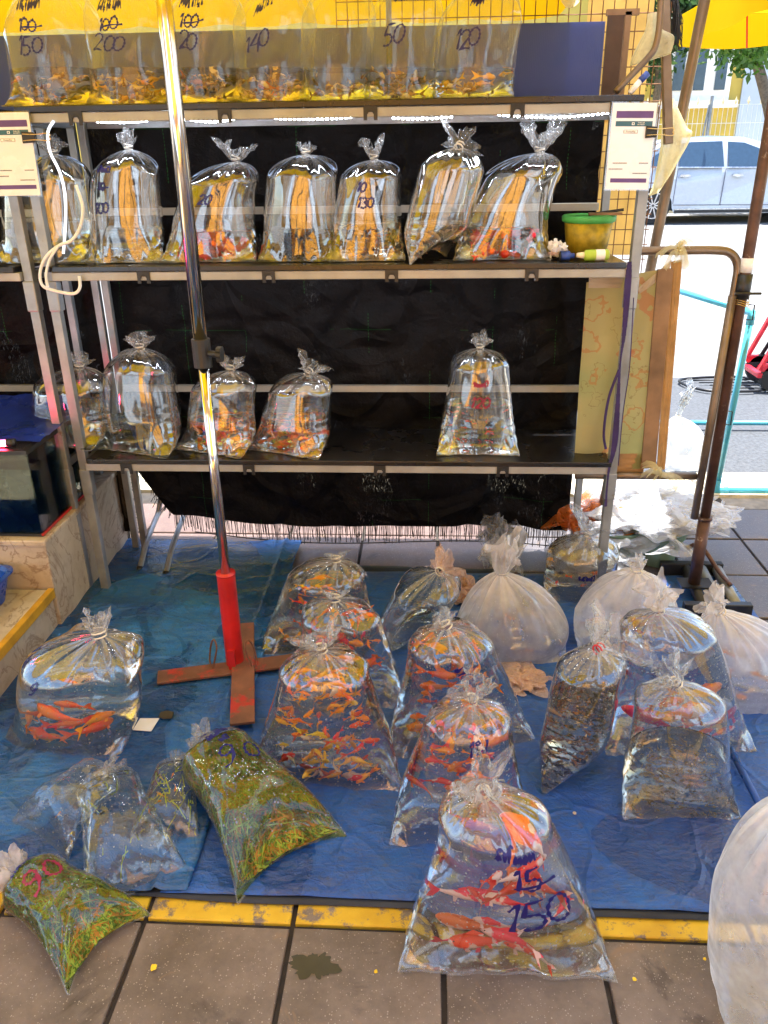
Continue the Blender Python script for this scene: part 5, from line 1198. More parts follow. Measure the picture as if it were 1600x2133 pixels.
# hanging bags, built as shaped limp film
def limp_bag(pts_l, pts_r, Y, mat, label, seed, puff=.03):
    """limp carrier bag: left and right outline rows from the knot down, closed front and back"""
    n = len(pts_l); r = thing('carrier_bag', label, 'plastic bag', px3(*pts_l[-1], Y)); m = MB()
    q = random.Random(seed)
    Lp = smooth_path([px3(*p_, Y) for p_ in pts_l], 5); Rp = smooth_path([px3(*p_, Y) for p_ in pts_r], 5); k = len(Lp); nn = 28; vs = []
    for j in range(k):
        c = (Lp[j] + Rp[j]) / 2; h = (Rp[j] - Lp[j]) / 2
        for i in range(nn):
            a = 2 * PI * i / nn; cr = 1 + .12 * math.sin(4 * a + seed + j * .12) * 1 + .10 * nz(math.cos(a) * 3, math.sin(a) * 3, j * .25 + seed)
            vs.append(c + h * math.cos(a) * cr + V((0, 1, 0)) * min(puff, h.length * 1.0) * math.sin(a) * cr)
    fs = [(j * nn + i, j * nn + (i + 1) % nn, (j + 1) * nn + (i + 1) % nn, (j + 1) * nn + i) for j in range(k - 1) for i in range(nn)] + [tuple((k - 1) * nn + i for i in range(nn))]
    m.add(vs, fs); m.build('bag_film', M[mat], r, smooth=True); return r
limp_bag([(1350, 28), (1346, 60), (1326, 100), (1310, 138)], [(1368, 26), (1376, 60), (1402, 78), (1398, 112)], 2.56, 'yellow_film', 'limp yellowish plastic bag knotted high beside the brown post', 3, .03)
limp_bag([(1382, 212), (1378, 300), (1362, 380), (1352, 408)], [(1402, 206), (1428, 262), (1440, 284), (1372, 400)], 2.62, 'yellow_film', 'limp pale plastic bag hanging behind the right price card', 4, .03)
limp_bag([(1075, -30), (1160, -20), (1168, 0), (1178, 14)], [(1215, -30), (1212, -10), (1205, 4), (1192, 16)], 2.7, 'yellow_film', 'yellowish bag bottom hanging from the umbrella edge above the panel', 5, .03)

# white bag behind the barrier, on the asphalt edge
wp = on_z(1428, 986)
B = bag('white translucent bag with tall twisted handle standing behind the cloth banner', (1430, 985), 150, (1412, 868), z=0, kind='stand', ears=.0, film_='white_film', rufmat='white_film', seed=31, ruf=(.13, .02), ruf_lean=(.25, 0, 1), dome=1.3, band='band')

# big white bag at the right edge
def blob_bag(c, r, label, mat, seed, sz=(1, 1, 1.1), name='carrier_bag', amp=.18):
    o = thing(name, label, 'plastic bag', (c[0], c[1], 0)); m = MB(); n, k = 140, 90; vs = []
    for j in range(k + 1):
        ph = -PI / 2 + PI * j / k
        for i in range(n):
            a = 2 * PI * i / n; d = V((math.cos(ph) * math.cos(a), math.cos(ph) * math.sin(a), math.sin(ph)))
            rg = 1 - abs(nz(d.x * 2.5 + seed, d.y * 2.5, d.z * .8)) * 3; rg2 = 1 - abs(nz(d.x * 6 + seed + d.z, d.y * 6 - d.z, d.z * 1.2)) * 3
            rr = r * (1 + amp * .5 * nz(d.x * 1.5, d.y * 1.5, d.z * 1.5 + seed) + amp * .16 * max(0, rg) ** 1.5 + amp * .07 * max(0, rg2) ** 1.5)
            aa = a + .9 * d.z + .25 * nz(d.z * 3, seed); rr *= 1 - .07 * max(0, 1 - abs(nz(math.cos(aa) * 3.5, math.sin(aa) * 3.5, seed)) * 9) - .05 * max(0, 1 - abs(nz(math.cos(aa) * 7 + 3, math.sin(aa) * 7, d.z * .6)) * 8)
            p_ = V((c[0] + d.x * rr * sz[0], c[1] + d.y * rr * sz[1], c[2] + d.z * rr * sz[2])); p_.z = max(.004, p_.z); vs.append(p_)
    fs = [(j * n + i, j * n + (i + 1) % n, (j + 1) * n + (i + 1) % n, (j + 1) * n + i) for j in range(k) for i in range(n)]
    m.add(vs, fs); m.build('bag_film', M[mat], o, smooth=True); return o
bw_ = bag('big crumpled white translucent bag cut off by the lower right edge', (1700, 2230), 590, (1700, 1650), ears=.0, film_='white_film', rufmat='white_film', seed=33, ruf=(.09, .05), dome=1.5, cone=.55, pleat=1.5)
blob_bag((-.80, .83, .02), .06, 'corner of a white plastic bag at the lower left edge', 'white_film', 5.0, (1, 1, .5))
limp_bag([(-12, 1812), (-10, 1822), (-12, 1845), (-20, 1862)], [(2, 1815), (22, 1826), (20, 1842), (2, 1856)], 1.12, 'ruffle_frost', 'white gathered bag mouth poking in at the left edge', 7, .02)

# scrap plastic heap, buckets
def crumple(c, size, label, mat, seed, sz=(1, 1, .6), fold=1.6):
    c = V(c); q = random.Random(seed); o3 = [q.uniform(0, 50) for _ in range(3)]
    def fn(u, v):
        x, y = (u - .5) * 2, (v - .5) * 2
        d = V((nz(x * fold + o3[0], y * fold), nz(x * fold + o3[1], y * fold), nz(x * fold + o3[2], y * fold)))
        d2 = V((nz(x * 5 + o3[1], y * 5), nz(x * 5 + o3[2], y * 5), nz(x * 5 + o3[0], y * 5))) * .28
        p_ = V((x * .55, y * .55, .1 - .35 * (x * x + y * y) * .6)) + d * .75 + d2
        p_ = c + V((p_.x * size * sz[0], p_.y * size * sz[1], p_.z * size * sz[2])); p_.z = max(.006, p_.z); return p_
    o = MB().grid(fn, 46, 46).build('crumpled_plastic', M[mat], smooth=False); return tag(o, label, 'plastic scrap')
def bucket(c, r0, r1, h, label, mat):
    o = thing('bucket', label, 'bucket', c); prof = [(r0 * .2, .003), (r0, .004), (r1, h - .012), (r1 + .006, h - .012), (r1 + .008, h), (r1, h + .001), (r0 - .003, .010), (r0 * .2, .009)]
    MB().lathe(c, prof, 36).build('tub', M[mat], o, smooth=False)
    MB().lathe(c, [(r1 * .955, h - .035), (r1 * .985, h - .035), (r1 * .99, h - .028), (r1 * .96, h - .028)], 36).build('ring', M[mat], o); return o
bc = on_z(1378, 1192); bucket((bc.x, bc.y + .09, 0), .062, .098, .15, 'grey green bucket full of loose plastic sheets by the brown pole', 'bucket')
bucket((bc.x - .135, bc.y + .13, 0), .062, .095, .13, 'second darker bucket hidden under the plastic sheets, beside the rack foot', 'bucket')
hp = [((bc.x + .03, bc.y + .09, .19), .17, 'scrap', (1.3, 1, .45), 'crumpled clear sheets piled on the grey green bucket'), ((bc.x - .05, bc.y + .06, .20), .15, 'scrap', (1.2, 1, .5), 'clear sheet folded over the left rim of the grey green bucket'),
      ((bc.x - .14, bc.y + .13, .18), .17, 'scrap', (1.1, 1, .6), 'crumpled clear sheets piled on the hidden bucket'), ((bc.x - .10, bc.y + .25, .22), .17, 'scrap', (1.1, .8, .6), 'clear sheets at the back of the scrap heap under the banner'),
      ((bc.x + .12, bc.y + .12, .17), .12, 'scrap', (1.2, 1, .5), 'thin clear sheet trailing off the bucket towards the brown pole'), ((bc.x - .25, bc.y + .16, .16), .13, 'orange_film', (1, .8, .8), 'orange printed plastic wrapper at the left of the scrap heap'),
      ((bc.x - .22, bc.y + .02, .10), .13, 'scrap', (1.1, 1, .7), 'clear sheets slumped behind the brown tinted bag'), ((bc.x + .0, bc.y + .2, .21), .14, 'white_film', (1.2, 1, .5), 'milky white sheet at the top of the scrap heap')]
for i, (c, s_, mt, sz, lb) in enumerate(hp): crumple(c, s_ * 1.35, lb, mt, 60 + i, sz)
g_ = on_z(1040, 1165); crumple((g_.x, g_.y + .02, .09), .13, 'grey crumpled plastic bag behind the knotted milky bag', 'grey_film', 81, (.8, .8, 1.5)); crumple((g_.x + .0, g_.y - .06, .07), .11, 'pale crumpled plastic bag leaning against the grey one', 'scrap', 82, (.8, .8, 1.5))
g_ = on_z(965, 1262); crumple((g_.x, g_.y + .03, .05), .075, 'peach netted plastic gathered beside the milky bag knot', 'peach_film', 83, (1, 1, 1.2), 2.5)
g_ = on_z(1100, 1440); crumple((g_.x, g_.y + .03, .02), .085, 'flat peach coloured plastic lying between the orange bag and guppy bag', 'peach_film', 84, (1, 1.2, .25), 2)
g_ = on_z(1190, 1180); crumple((g_.x, g_.y + .05, .04), .10, 'loose clear sheet at the foot of the cloth', 'scrap', 85, (1.2, 1, .6))

# ---- middle shelf clutter
zt1 = ZS[1] + .001
bk = px3(1222, 512, RF + .13); bk.z = zt1
b_ = thing('plastic_basket', 'green rimmed plastic basket of yellow rubber bands on the middle shelf', 'basket', bk)
MB().lathe(bk, [(.02, .001), (.058, .001), (.072, .105), (.070, .105), (.056, .004), (.02, .004)], 30).build('tub', simple('translucent_yellow_tub', (.55, .42, .04), .4, var=.35, nscale=40, trans=.4), b_, smooth=True)
MB().lathe(bk, [(.071, .096), (.078, .100), (.080, .114), (.074, .118), (.070, .112)], 30).build('rim', M['basket'], b_, smooth=True)
MB().bb(bk + V((-.01, -.055, .119)), bk + V((.085, -.035, .126))).build('stick', M['wood'], b_)
MB().bar(bk + V((-.01, -.05, .121)), bk + V((.095, -.02, .132)), .008, .004).build('stick', M['blackplastic'], b_)
bt = px3(1204, 527, RF + .0); bt.z = zt1 + .016
o = thing('squeeze_bottle', 'lime yellow squeeze bottle with label lying on the middle shelf end', 'bottle', bt)
MB().tube([bt + V((.018, 0, 0)), bt + V((.022, 0, 0)), bt + V((.085, .006, 0)), bt + V((.09, .006, 0))], [.010, .0155, .0155, .012], 14).build('body', M['limebottle'], o, smooth=True)
MB().tube([bt + V((.050, .003, 0)), bt + V((.076, .005, 0))], .0160, 14, caps=False).build('label', M['white_print'], o, smooth=True)
MB().tube([bt + V((-.004, -.002, 0)), bt + V((.018, 0, 0))], [.006, .0095], 10).build('cap', simple('cream_cap', (.75, .65, .45), .4), o, smooth=True)
bt2 = px3(1178, 528, RF + .01); bt2.z = zt1 + .014
o = thing('ink_bottle', 'small dark blue bottle lying beside the lime squeeze bottle', 'bottle', bt2)
MB().tube([bt2 + V((-.015, 0, 0)), bt2 + V((.012, 0, 0)), bt2 + V((.016, 0, 0)), bt2 + V((.026, 0, 0))], [.013, .013, .007, .007], 12).build('body', M['bluecap'], o, smooth=True)
MB().tube([bt2 + V((-.016, -.002, -.001)), bt2 + V((-.014, -.002, -.001))], .0138, 12).build('cap', M['blackplastic'], o)
o = crumple(px3(1160, 510, RF + .03) + V((0, 0, -.008)), .034, 'crumpled ink stained tissue on the middle shelf', 'card', 91, (1, 1, 1.3)); o['category'] = 'tissue'
o = crumple(px3(1152, 528, RF + .0) + V((0, 0, .0)), .014, 'small crumpled peach scrap at the foot of the tissue', 'peach_film', 92, (1, 1, .8))
#MARK_OBJ2
# ================================================================== LEFT SIDE OBJECTS
def glass_mat():
    m, t, out = newmat('aquarium_glass'); tr = N(t, 'ShaderNodeBsdfTransparent'); tr.inputs[0].default_value = (.62, .72, .74, 1)
    gl = N(t, 'ShaderNodeBsdfGlossy'); gl.inputs['Roughness'].default_value = .03; fr = N(t, 'ShaderNodeFresnel'); thin_ior(t, fr, 1.6)
    mx = N(t, 'ShaderNodeMixShader'); L(t, math_(t, 'MULTIPLY', fr.outputs[0], .7, True), mx.inputs[0]); L(t, tr.outputs[0], mx.inputs[1]); L(t, gl.outputs[0], mx.inputs[2]); L(t, mx.outputs[0], out.inputs[0]); return m
M['tankglass'] = glass_mat()
aq = thing('aquarium', 'dark glass aquarium with black rim and red lamp on the marble plinth', 'aquarium', (PX - .35, 2.42, .327))
ax0, ax1, ay0, ay1, az0, az1 = PX - .75, PX - .012, 2.19, 2.62, .328, .60
MB().bb((ax0, ay0, az0), (ax1, ay1, az0 + .008)).build('bottom_pane', M['blackplastic'], aq)
for a_, b_ in (((ax0, ay0, az0 + .008), (ax1, ay0 + .005, az1)), ((ax0, ay1 - .005, az0 + .008), (ax1, ay1, az1)), ((ax1 - .005, ay0 + .006, az0 + .008), (ax1, ay1 - .006, az1)), ((ax0, ay0 + .006, az0 + .008), (ax0 + .005, ay1 - .006, az1))):
    MB().bb(a_, b_).build('glass_pane', M['tankglass'], aq)
MB().bb((ax0, ay0 - .003, az1), (ax1 + .003, ay0 + .016, az1 + .014)).build('rim', M['blackplastic'], aq); MB().bb((ax1 - .016, ay0 + .016, az1), (ax1 + .003, ay1, az1 + .014)).build('rim', M['blackplastic'], aq)
MB().bb((ax1 - .003, ay0 - .002, az0 + .002), (ax1 + .002, ay1, az0 + .010)).build('red_edge', M['redpaint'], aq)
MB().bb((ax0 + .006, ay0 + .008, az0 + .01), (ax1 - .008, ay1 - .007, az1 - .05)).build('dark_water', simple('deep_navy_water', (.004, .012, .03), .15, bmp=0), aq)
MB().tube([(PX - .20, 2.20, az1 + .026), (PX - .085, 2.225, az1 + .026)], .010, 10).build('red_lamp', M['redled'], aq, smooth=True)
MB().tube([(PX - .085, 2.225, az1 + .026), (PX - .06, 2.23, az1 + .026)], .013, 10).build('lamp_end', M['blackplastic'], aq, smooth=True)
m = MB().grid(lambda u, v: V((ax0 + .02 + (ax1 - ax0 - .0) * u, ay0 + .06 + .34 * v, az1 + .018 + .012 * abs(nz(u * 6, v * 5)) + .05 * v ** 3 + .004)), 30, 16)
tag(m.build('blue_sheet', M['bluebag'], smooth=True), 'crumpled dark blue plastic sheet lying over the aquarium', 'plastic sheet')
tr_ = thing('tray', 'blue plastic tray on the yellow edged step at the left edge', 'tray', (PX - .32, 2.03, .157))
tx1, ty1 = PX - .085, 2.145
m = MB()
def rr_loop(x0, x1, y0, y1, r, z, n=6):
    out = []
    for cx, cy, a0 in ((x1 - r, y1 - r, 0), (x0 + r, y1 - r, 90), (x0 + r, y0 + r, 180), (x1 - r, y0 + r, 270)):
        for k in range(n + 1): a = rad(a0 + 90 * k / n); out.append(V((cx + r * math.cos(a), cy + r * math.sin(a), z)))
    return out
def loft(m, loops):
    n = len(loops[0]); vs = [v for l in loops for v in l]; fs = [(j * n + i, j * n + (i + 1) % n, (j + 1) * n + (i + 1) % n, (j + 1) * n + i) for j in range(len(loops) - 1) for i in range(n)]
    fs.append(tuple(range((len(loops) - 1) * n, len(loops) * n))); return m.add(vs, fs)
T_ = lambda d, z: rr_loop(PX - .60 + d, tx1 - d, 1.72 + d, ty1 - d, .05, z)
loft(m, [T_(.03, .158), T_(.012, .235), T_(.0, .245), T_(.0, .250), T_(.012, .252), T_(.018, .24), T_(.034, .165)]).build('tray_body', M['blue_tray'], tr_, smooth=False)
# curved chrome legs of a folding stand behind the tarpaulin
cl_ = thing('folding_stand', 'two curved chrome legs of a stand under the fringe', 'stand', on_z(320, 1190))
for (fx, fy), (tx, ty) in (((291, 1188), (332, 1080)), ((345, 1198), (385, 1085))):
    p0 = on_z(fx, fy, .012); p1 = on_y(tx, ty, 2.86)
    MB().tube(smooth_path([p0, p0.lerp(p1, .35) + V((-.0, 0, .028)), p0.lerp(p1, .75) + V((.0, .0, .03)), p1 + V((.0, 0, .03)), p1 + V((.02, .02, .12))], 6), .0105, 12).build('leg', M['galv'], cl_, smooth=True)
    MB().tube([p0 - V((0, .004, .003)), p0 + V((0, .008, .012))], .0115, 12).build('foot_cap', M['blackplastic'], cl_, smooth=True)
# paper and leaf on the tarp
pp = on_z(305, 1508, .02); q4 = [on_z(*p_, .0205) for p_ in ((292, 1497), (332, 1497), (315, 1524), (277, 1521))]
tag(MB().add([v + V((0, 0, .0)) for v in q4] + [v + V((0, 0, .0015)) for v in q4], [(0, 1, 2, 3), (4, 5, 6, 7), (0, 1, 5, 4), (1, 2, 6, 5), (2, 3, 7, 6), (3, 0, 4, 7)]).build('paper_scrap', M['paper']), 'small white square of paper on the blue tarpaulin', 'paper')
lf = [on_z(*p_, .0205) for p_ in ((335, 1484), (348, 1481), (362, 1484), (358, 1497), (340, 1498), (331, 1494))]
tag(MB().add(lf + [v + V((0, 0, .002)) for v in lf], [tuple(range(6)), tuple(range(6, 12))] + [(i, (i + 1) % 6, 6 + (i + 1) % 6, 6 + i) for i in range(6)]).build('wet_leaf', M['leaf_dry']), 'dark wet scrap beside the white paper', 'leaf')
def blob_flat(px, py, r, mat, name, label, cat, seed, z=.003):
    c = on_z(px, py, z); q = random.Random(seed); n = 14; vs = []
    for lv in (0, 1):
        for i in range(n): a = 2 * PI * i / n; rr = r * (.7 + .6 * abs(nz(math.cos(a) * 2 + seed, math.sin(a) * 2))) * (1 - .25 * lv); vs.append(c + V((rr * math.cos(a), rr * math.sin(a), lv * .0015 + .0003)))
    o = MB().add(vs, [tuple(range(n, 2 * n))] + [(i, (i + 1) % n, n + (i + 1) % n, n + i) for i in range(n)]).build(name, mat); return tag(o, label, cat)
M['petal'] = simple('yellow_petal', (.75, .5, .02), .6)
blob_flat(320, 2015, .008, M['petal'], 'petal', 'crumpled yellow petal on the paving left of centre', 'petal', 1)
blob_flat(783, 2024, .005, M['petal'], 'petal', 'round yellow petal on the paving left of the front koi bag', 'petal', 2)
blob_flat(1322, 2040, .005, M['petal'], 'petal', 'yellow petal on the paving right of the front koi bag', 'petal', 3)
blob_flat(1468, 1998, .004, M['petal'], 'petal', 'yellow petal beside the big white bag', 'petal', 4)
blob_flat(1197, 1694, .006, simple('pale_crumb', (.7, .55, .4), .7), 'crumb', 'pale crumb on the dark blue tarpaulin right of the koi bags', 'crumb', 5, .014)
M['wetstain'] = simple('dark_wet_stain', (.028, .028, .022), .35, bmp=.1)
def stain(px, py, rx, ry, label, seed):
    c = on_z(px, py, .0012); n = 60; vs = [c]
    for i in range(n):
        a = 2 * PI * i / n; k = .75 + .55 * nz(math.cos(a) * 1.6 + seed, math.sin(a) * 1.6) + .25 * nz(math.cos(a) * 6, math.sin(a) * 6, seed); vs.append(c + V((rx * k * math.cos(a), ry * k * math.sin(a), 0)))
    o = MB().add(vs, [(0, 1 + i, 1 + (i + 1) % n) for i in range(n)]).build('wet_stain', M['wetstain']); tag(o, label, 'stain')
stain(655, 2010, .048, .036, 'dark wet stain on the paving below the fat weed bag', 2)
pb = MB().tube([on_z(1522, 1560, .03), on_z(1600, 1712, .03)], .0085, 12).build('blue_pipe', simple('dark_blue_pipe', (.01, .07, .32), .35), smooth=True); tag(pb, 'dark blue pipe lying on the tarpaulin at the right edge', 'pipe')

# ================================================================== PRICE CARDS (QR codes left out)
FONT = None
def text_on(txt, c, h, mat, parent, name='lettering', align='CENTER', extr=.0002, rot=(PI / 2, 0, 0), mirror=False):
    cu = bpy.data.curves.new(name, 'FONT'); cu.body = txt; cu.size = h; cu.align_x = align; cu.align_y = 'CENTER'; cu.extrude = extr; cu.resolution_u = 3
    tmp = bpy.data.objects.new(name, cu); COL.objects.link(tmp); bpy.context.view_layer.update(); me = bpy.data.meshes.new_from_object(tmp.evaluated_get(bpy.context.evaluated_depsgraph_get())); bpy.data.objects.remove(tmp)
    o = bpy.data.objects.new(name, me); COL.objects.link(o); me.materials.clear(); me.materials.append(M[mat]); o.location = c; o.rotation_euler = rot
    if parent: o.parent = parent
    return o
def card(quad, Y, label, hot=False):
    A_, B_, C_, D_ = [on_y(*p_, Y) for p_ in quad]
    c = (A_ + C_) / 2; ux = ((B_ - A_).length + (C_ - D_).length) / 2; uz = ((A_ - D_).length + (B_ - C_).length) / 2; roll = math.atan2((B_ - A_).z, (B_ - A_).x)
    e = thing('price_card', label, 'sign', c); e.rotation_euler = (rad(-4), -roll * .0 + -math.atan2((B_ - A_).z, (B_ - A_).x), 0)
    k = uz
    def bx(x0, x1, z0, z1, name, mat, dy): MB().bb((x0 * ux, -dy, z0 * uz), (x1 * ux, -dy + .0009 if dy else .0012, z1 * uz)).build(name, M[mat], e, local=True)
    MB().bb((-.5 * ux, 0, -.5 * uz), (.5 * ux, .0014, .5 * uz)).build('laminate', M['card'], e, local=True)
    MB().bb((-.53 * ux, .0018, -.515 * uz), (.53 * ux, .0024, .515 * uz)).build('clear_sleeve', M['film'], e, local=True)
    def strip(x0, x1, z0, z1, name, mat, lev=1): MB().bb((x0 * ux, -.0004 * lev, z0 * uz), (x1 * ux, -.0004 * (lev - 1) - .0001, z1 * uz)).build(name, M[mat], e, local=True)
    strip(-.40, .44, .33, .41, 'purple_band', 'purple_print'); strip(-.40, .44, .235, .295, 'teal_band', 'teal_print')
    strip(-.20, .12, .155, .195, 'pay_box', 'grey_print'); strip(-.19, .11, .159, .191, 'pay_box_fill', 'white_print', 2); strip(-.40, .44, -.42, -.37, 'purple_band', 'purple_print')
    strip(-.03, .03, .25, .28, 'emblem', 'white_print', 2)
    strip(-.015, .015, .257, .273, 'emblem_core', 'teal_print', 3)
    text_on('THAI QR', (.18 * ux, -.0012, .276 * uz), .022 * k, 'white_print', e); text_on('PAYMENT', (.18 * ux, -.0012, .254 * uz), .020 * k, 'white_print', e)
    text_on('PromptPay', (-.04 * ux, -.0012, .175 * uz), .026 * k, 'grey_print', e)
    for (x, z, tx) in ((-.22, -.19, 'เบนซ์ปลาสวยงาม'), (.33, -.19, 'xxx-xxx-8921'), (-.30, -.26, 'Prompay'), (.26, -.31, '@ปลาสวยงาม')):
        # small illegible print: thin dashes
        m = MB(); q = random.Random(int(x * 100 + z * 1000))
        wdt = .16 if abs(x) < .32 else .10; u = -wdt
        while u < wdt: w_ = q.uniform(.008, .018); m.bb(((x + u) * ux, -.0006, (z - .006) * uz), ((x + u + w_) * ux, -.0001, (z + .006) * uz)); u += w_ + .006
        m.build('fine_print', M['grey_print'], e, local=True)['kind'] = 'stuff'
    return e, ux, uz
def clip_(e, ux, uz, side, zf, label):
    m = MB().add([(x, y, z) for x, y, z in [(.30 * ux, -.006, (zf - .07) * uz), (.30 * ux, .008, (zf - .07) * uz), (.56 * ux, .004, (zf - .06) * uz), (.56 * ux, -.002, (zf - .06) * uz), (.30 * ux, -.006, (zf + .07) * uz), (.30 * ux, .008, (zf + .07) * uz), (.56 * ux, .004, (zf + .06) * uz), (.56 * ux, -.002, (zf + .06) * uz)]], [(0, 1, 2, 3), (4, 7, 6, 5), (0, 4, 5, 1), (3, 2, 6, 7), (0, 3, 7, 4), (1, 5, 6, 2)])
    c = thing('binder_clip', label, 'clip', e.location); c.rotation_euler = e.rotation_euler
    m.build('body', M['blackplastic'], c, local=True)
    for dz in (.04, -.04):
        pts = smooth_path([V((.32 * ux, -.0068, (zf + dz - .0) * uz)), V((.6 * ux, -.008, (zf + dz * .8) * uz)), V((.88 * ux, -.008, (zf + dz * 1.1) * uz)), V((.93 * ux, -.008, (zf + dz * .5) * uz)), V((.90 * ux, -.008, (zf + dz * .1) * uz))], 4)
        MB().tube(pts, .0012, 6).build('wire_handle', M['brass'], c, smooth=True, local=True)
e, ux, uz = card([(1280, 213), (1373, 213), (1347, 395), (1259, 392)], 2.37, 'laminated payment card clipped on the right post below the top shelf')
clip_(e, ux, uz, 1, .17, 'black binder clip with brass wires on the right payment card')
e, ux, uz = card([(-30, 233), (62, 231), (78, 408), (-18, 402)], 2.37, 'laminated payment card clipped on the left posts at the frame edge')
clip_(e, ux, uz, 1, .2, 'black binder clip with brass wires on the left payment card')

# ================================================================== BEHIND: PVC FRAME, TROLLEY, CAR, FENCE, BUILDING, TREE
pv = thing('pvc_frame', 'light blue plastic pipe frame standing on the asphalt behind the barrier', 'frame', (1.3, 3.39, 0))
A = V((1.30, 3.39, 0)); Bt = V((1.322, 3.39, .79)); C_ = V((1.07, 4.4, .80)); D_ = V((1.18, 4.4, .0))
for a_, b_ in ((A, Bt), (Bt, C_), (C_, D_), (A, A + V((1.6, 0, 0))), (D_ + V((0, 0, 0)), D_ + V((1.7, -.01, 0)))):
    MB().tube([a_ + V((0, 0, .014)), b_ + V((0, 0, .014))], .0135, 12).build('pipe', M['pvc'], pv, smooth=True)
for p_, d1, d2 in ((A, V((0, 0, 1)), V((1, 0, 0))), (Bt, (A - Bt).normalized(), (C_ - Bt).normalized()), (C_, (Bt - C_).normalized(), (D_ - C_).normalized()), (D_, V((0, 0, 1)), V((1, 0, 0)))):
    p_ = p_ + V((0, 0, .014)); MB().tube([p_ + d1 * .05, p_, p_ + d2 * .05], .0165, 12).build('elbow', M['pvc'], pv, smooth=True)
for (x, y) in ((1557, 650), (1512, 870)):
    c = on_y(x, y, 3.36); MB().tube([c + V((0, 0, .03)), c + V((.02, -.01, .03)), c + V((.022, -.01, -.03)), c + V((0, 0, -.03))], .003, 6).build('cord_loop', M['wireblack'], pv, smooth=True)
# hand trolley
tc = on_z(1512, 800); tz = -.03
tl_ = thing('hand_trolley', 'folding red and black luggage trolley standing on the asphalt', 'trolley', (tc.x, tc.y, tz))
def tp(x, y, z): return V((tc.x + x, tc.y + y, tz + z))
MB().tube(smooth_path([tp(-.25, -.02, .02), tp(-.27, .12, .02), tp(-.15, .20, .02), tp(.20, .22, .02), tp(.22, -.10, .02), tp(-.12, -.14, .02), tp(-.25, -.02, .02)], 5), .009, 8).build('base_loop', M['wireblack'], tl_, smooth=True)
for i in range(4): MB().tube([tp(-.20 + i * .05, .14 - i * .065, .02), tp(.22, .16 - i * .075, .02)], .005, 6).build('base_wire', M['wireblack'], tl_, smooth=True)
for y in (-.10, .16):
    MB().tube([tp(.20, y, .05), tp(.36, y, .40), tp(.60, y, 1.02)], .013, 10).build('upright', M['wireblack'], tl_, smooth=True)
    w_ = MB().tube([tp(.27, y - .02, .10), tp(.27, y + .02, .10)], .095, 20); w_.build('wheel', M['tyre'], tl_, smooth=False)
    MB().tube([tp(.27, y - .025, .10), tp(.27, y + .025, .10)], .035, 14).build('hub', M['red_plastic'], tl_)
    MB().bb(tp(.17, y - .02, .14), tp(.36, y + .02, .19)).build('red_block', M['red_plastic'], tl_, bevel=.006)
    MB().bar(tp(.16, y, .15), tp(.28, y, .45), .022, .03).build('red_strut', M['red_plastic'], tl_)
    MB().bb(tp(.33, y - .03, .44), tp(.42, y + .03, .52)).build('red_joint', M['red_plastic'], tl_, bevel=.006)
MB().bb(tp(.15, -.12, .10), tp(.19, .18, .13)).build('red_bar', M['red_plastic'], tl_, bevel=.004)
MB().tube([tp(.60, -.10, 1.02), tp(.60, .16, 1.02)], .016, 10).build('handle', M['blackplastic'], tl_, smooth=True)

# car: side on, 16 m away
CY = 16.0; mpp = depth_of(on_y(1450, 400, CY)) / FPX
def cp(x, y): p_ = on_y(x, y, CY); return (p_.x, p_.z)
rw = cp(1360, 432); zg = road_z(CY + .1)
car = thing('parked_car', 'white sedan parked across the sunlit road', 'car', (rw[0] + 1.4, CY + .9, zg))
X0 = rw[0]; R_ = .335
def cx(x): return X0 + x
prof_low = [(-1.02, .42), (-.98, .62), (-1.0, .88), (-.92, 1.0), (-.45, 1.04), (.05, 1.36), (.35, 1.44), (.9, 1.475), (1.5, 1.45), (1.85, 1.36), (2.55, 1.02), (3.3, .92), (3.62, .78), (3.68, .5), (3.62, .28)]
def arch(c, r, n=10): return [(c + r * math.cos(PI * i / n), .30 + r * math.sin(PI * i / n)) for i in range(n + 1)]
body = [(-1.0, .30)] + prof_low + [(3.60, .24)] + [(3.14, .24)] + [(p_[0], p_[1]) for p_ in arch(2.74, .38)] + [(2.3, .22), (.42, .22)] + [(p_[0], p_[1]) for p_ in arch(0, .38)] + [(-.42, .24)]
def inset(z, side):   # tumblehome of the side
    return side * (.88 if z < .95 else .88 - (z - .95) * .42)
def side_poly(pts, off=0.0):
    return [V((cx(x), CY + .9 + (-inset(z, 1) - off), zg + z)) for x, z in pts]
bm_ = MB()
nn = len(body); L_ = [V((cx(x), CY + .9 - inset(z, 1), zg + z)) for x, z in body]; Rr = [V((cx(x), CY + .9 + inset(z, 1), zg + z)) for x, z in body]
bm_.add(L_ + Rr, [(i, (i + 1) % nn, nn + (i + 1) % nn, nn + i) for i in range(nn)] + [tuple(range(nn)), tuple(range(2 * nn - 1, nn - 1, -1))])
ob = bm_.build('body', M['white_paint'], car, bevel=.03)
def plate(pts, name, mat, off, th=.012):
    a = side_poly(pts, off); b = side_poly(pts, off - th); n = len(pts)
    return MB().add(a + b, [tuple(range(n)), tuple(range(2 * n - 1, n - 1, -1))] + [(i, (i + 1) % n, n + (i + 1) % n, n + i) for i in range(n)]).build(name, M[mat], car)
plate([(-.30, 1.0), (-.02, 1.20), (.28, 1.36), (.34, 1.0)], 'quarter_window', 'carglass', .012)
plate([(.40, .98), (.40, 1.38), (.62, 1.40), (1.16, 1.41), (1.20, .97)], 'rear_window', 'carglass', .012)
plate([(1.28, .97), (1.26, 1.40), (1.55, 1.38), (1.80, 1.29), (2.25, 1.02), (2.22, .96)], 'front_window', 'carglass', .012)
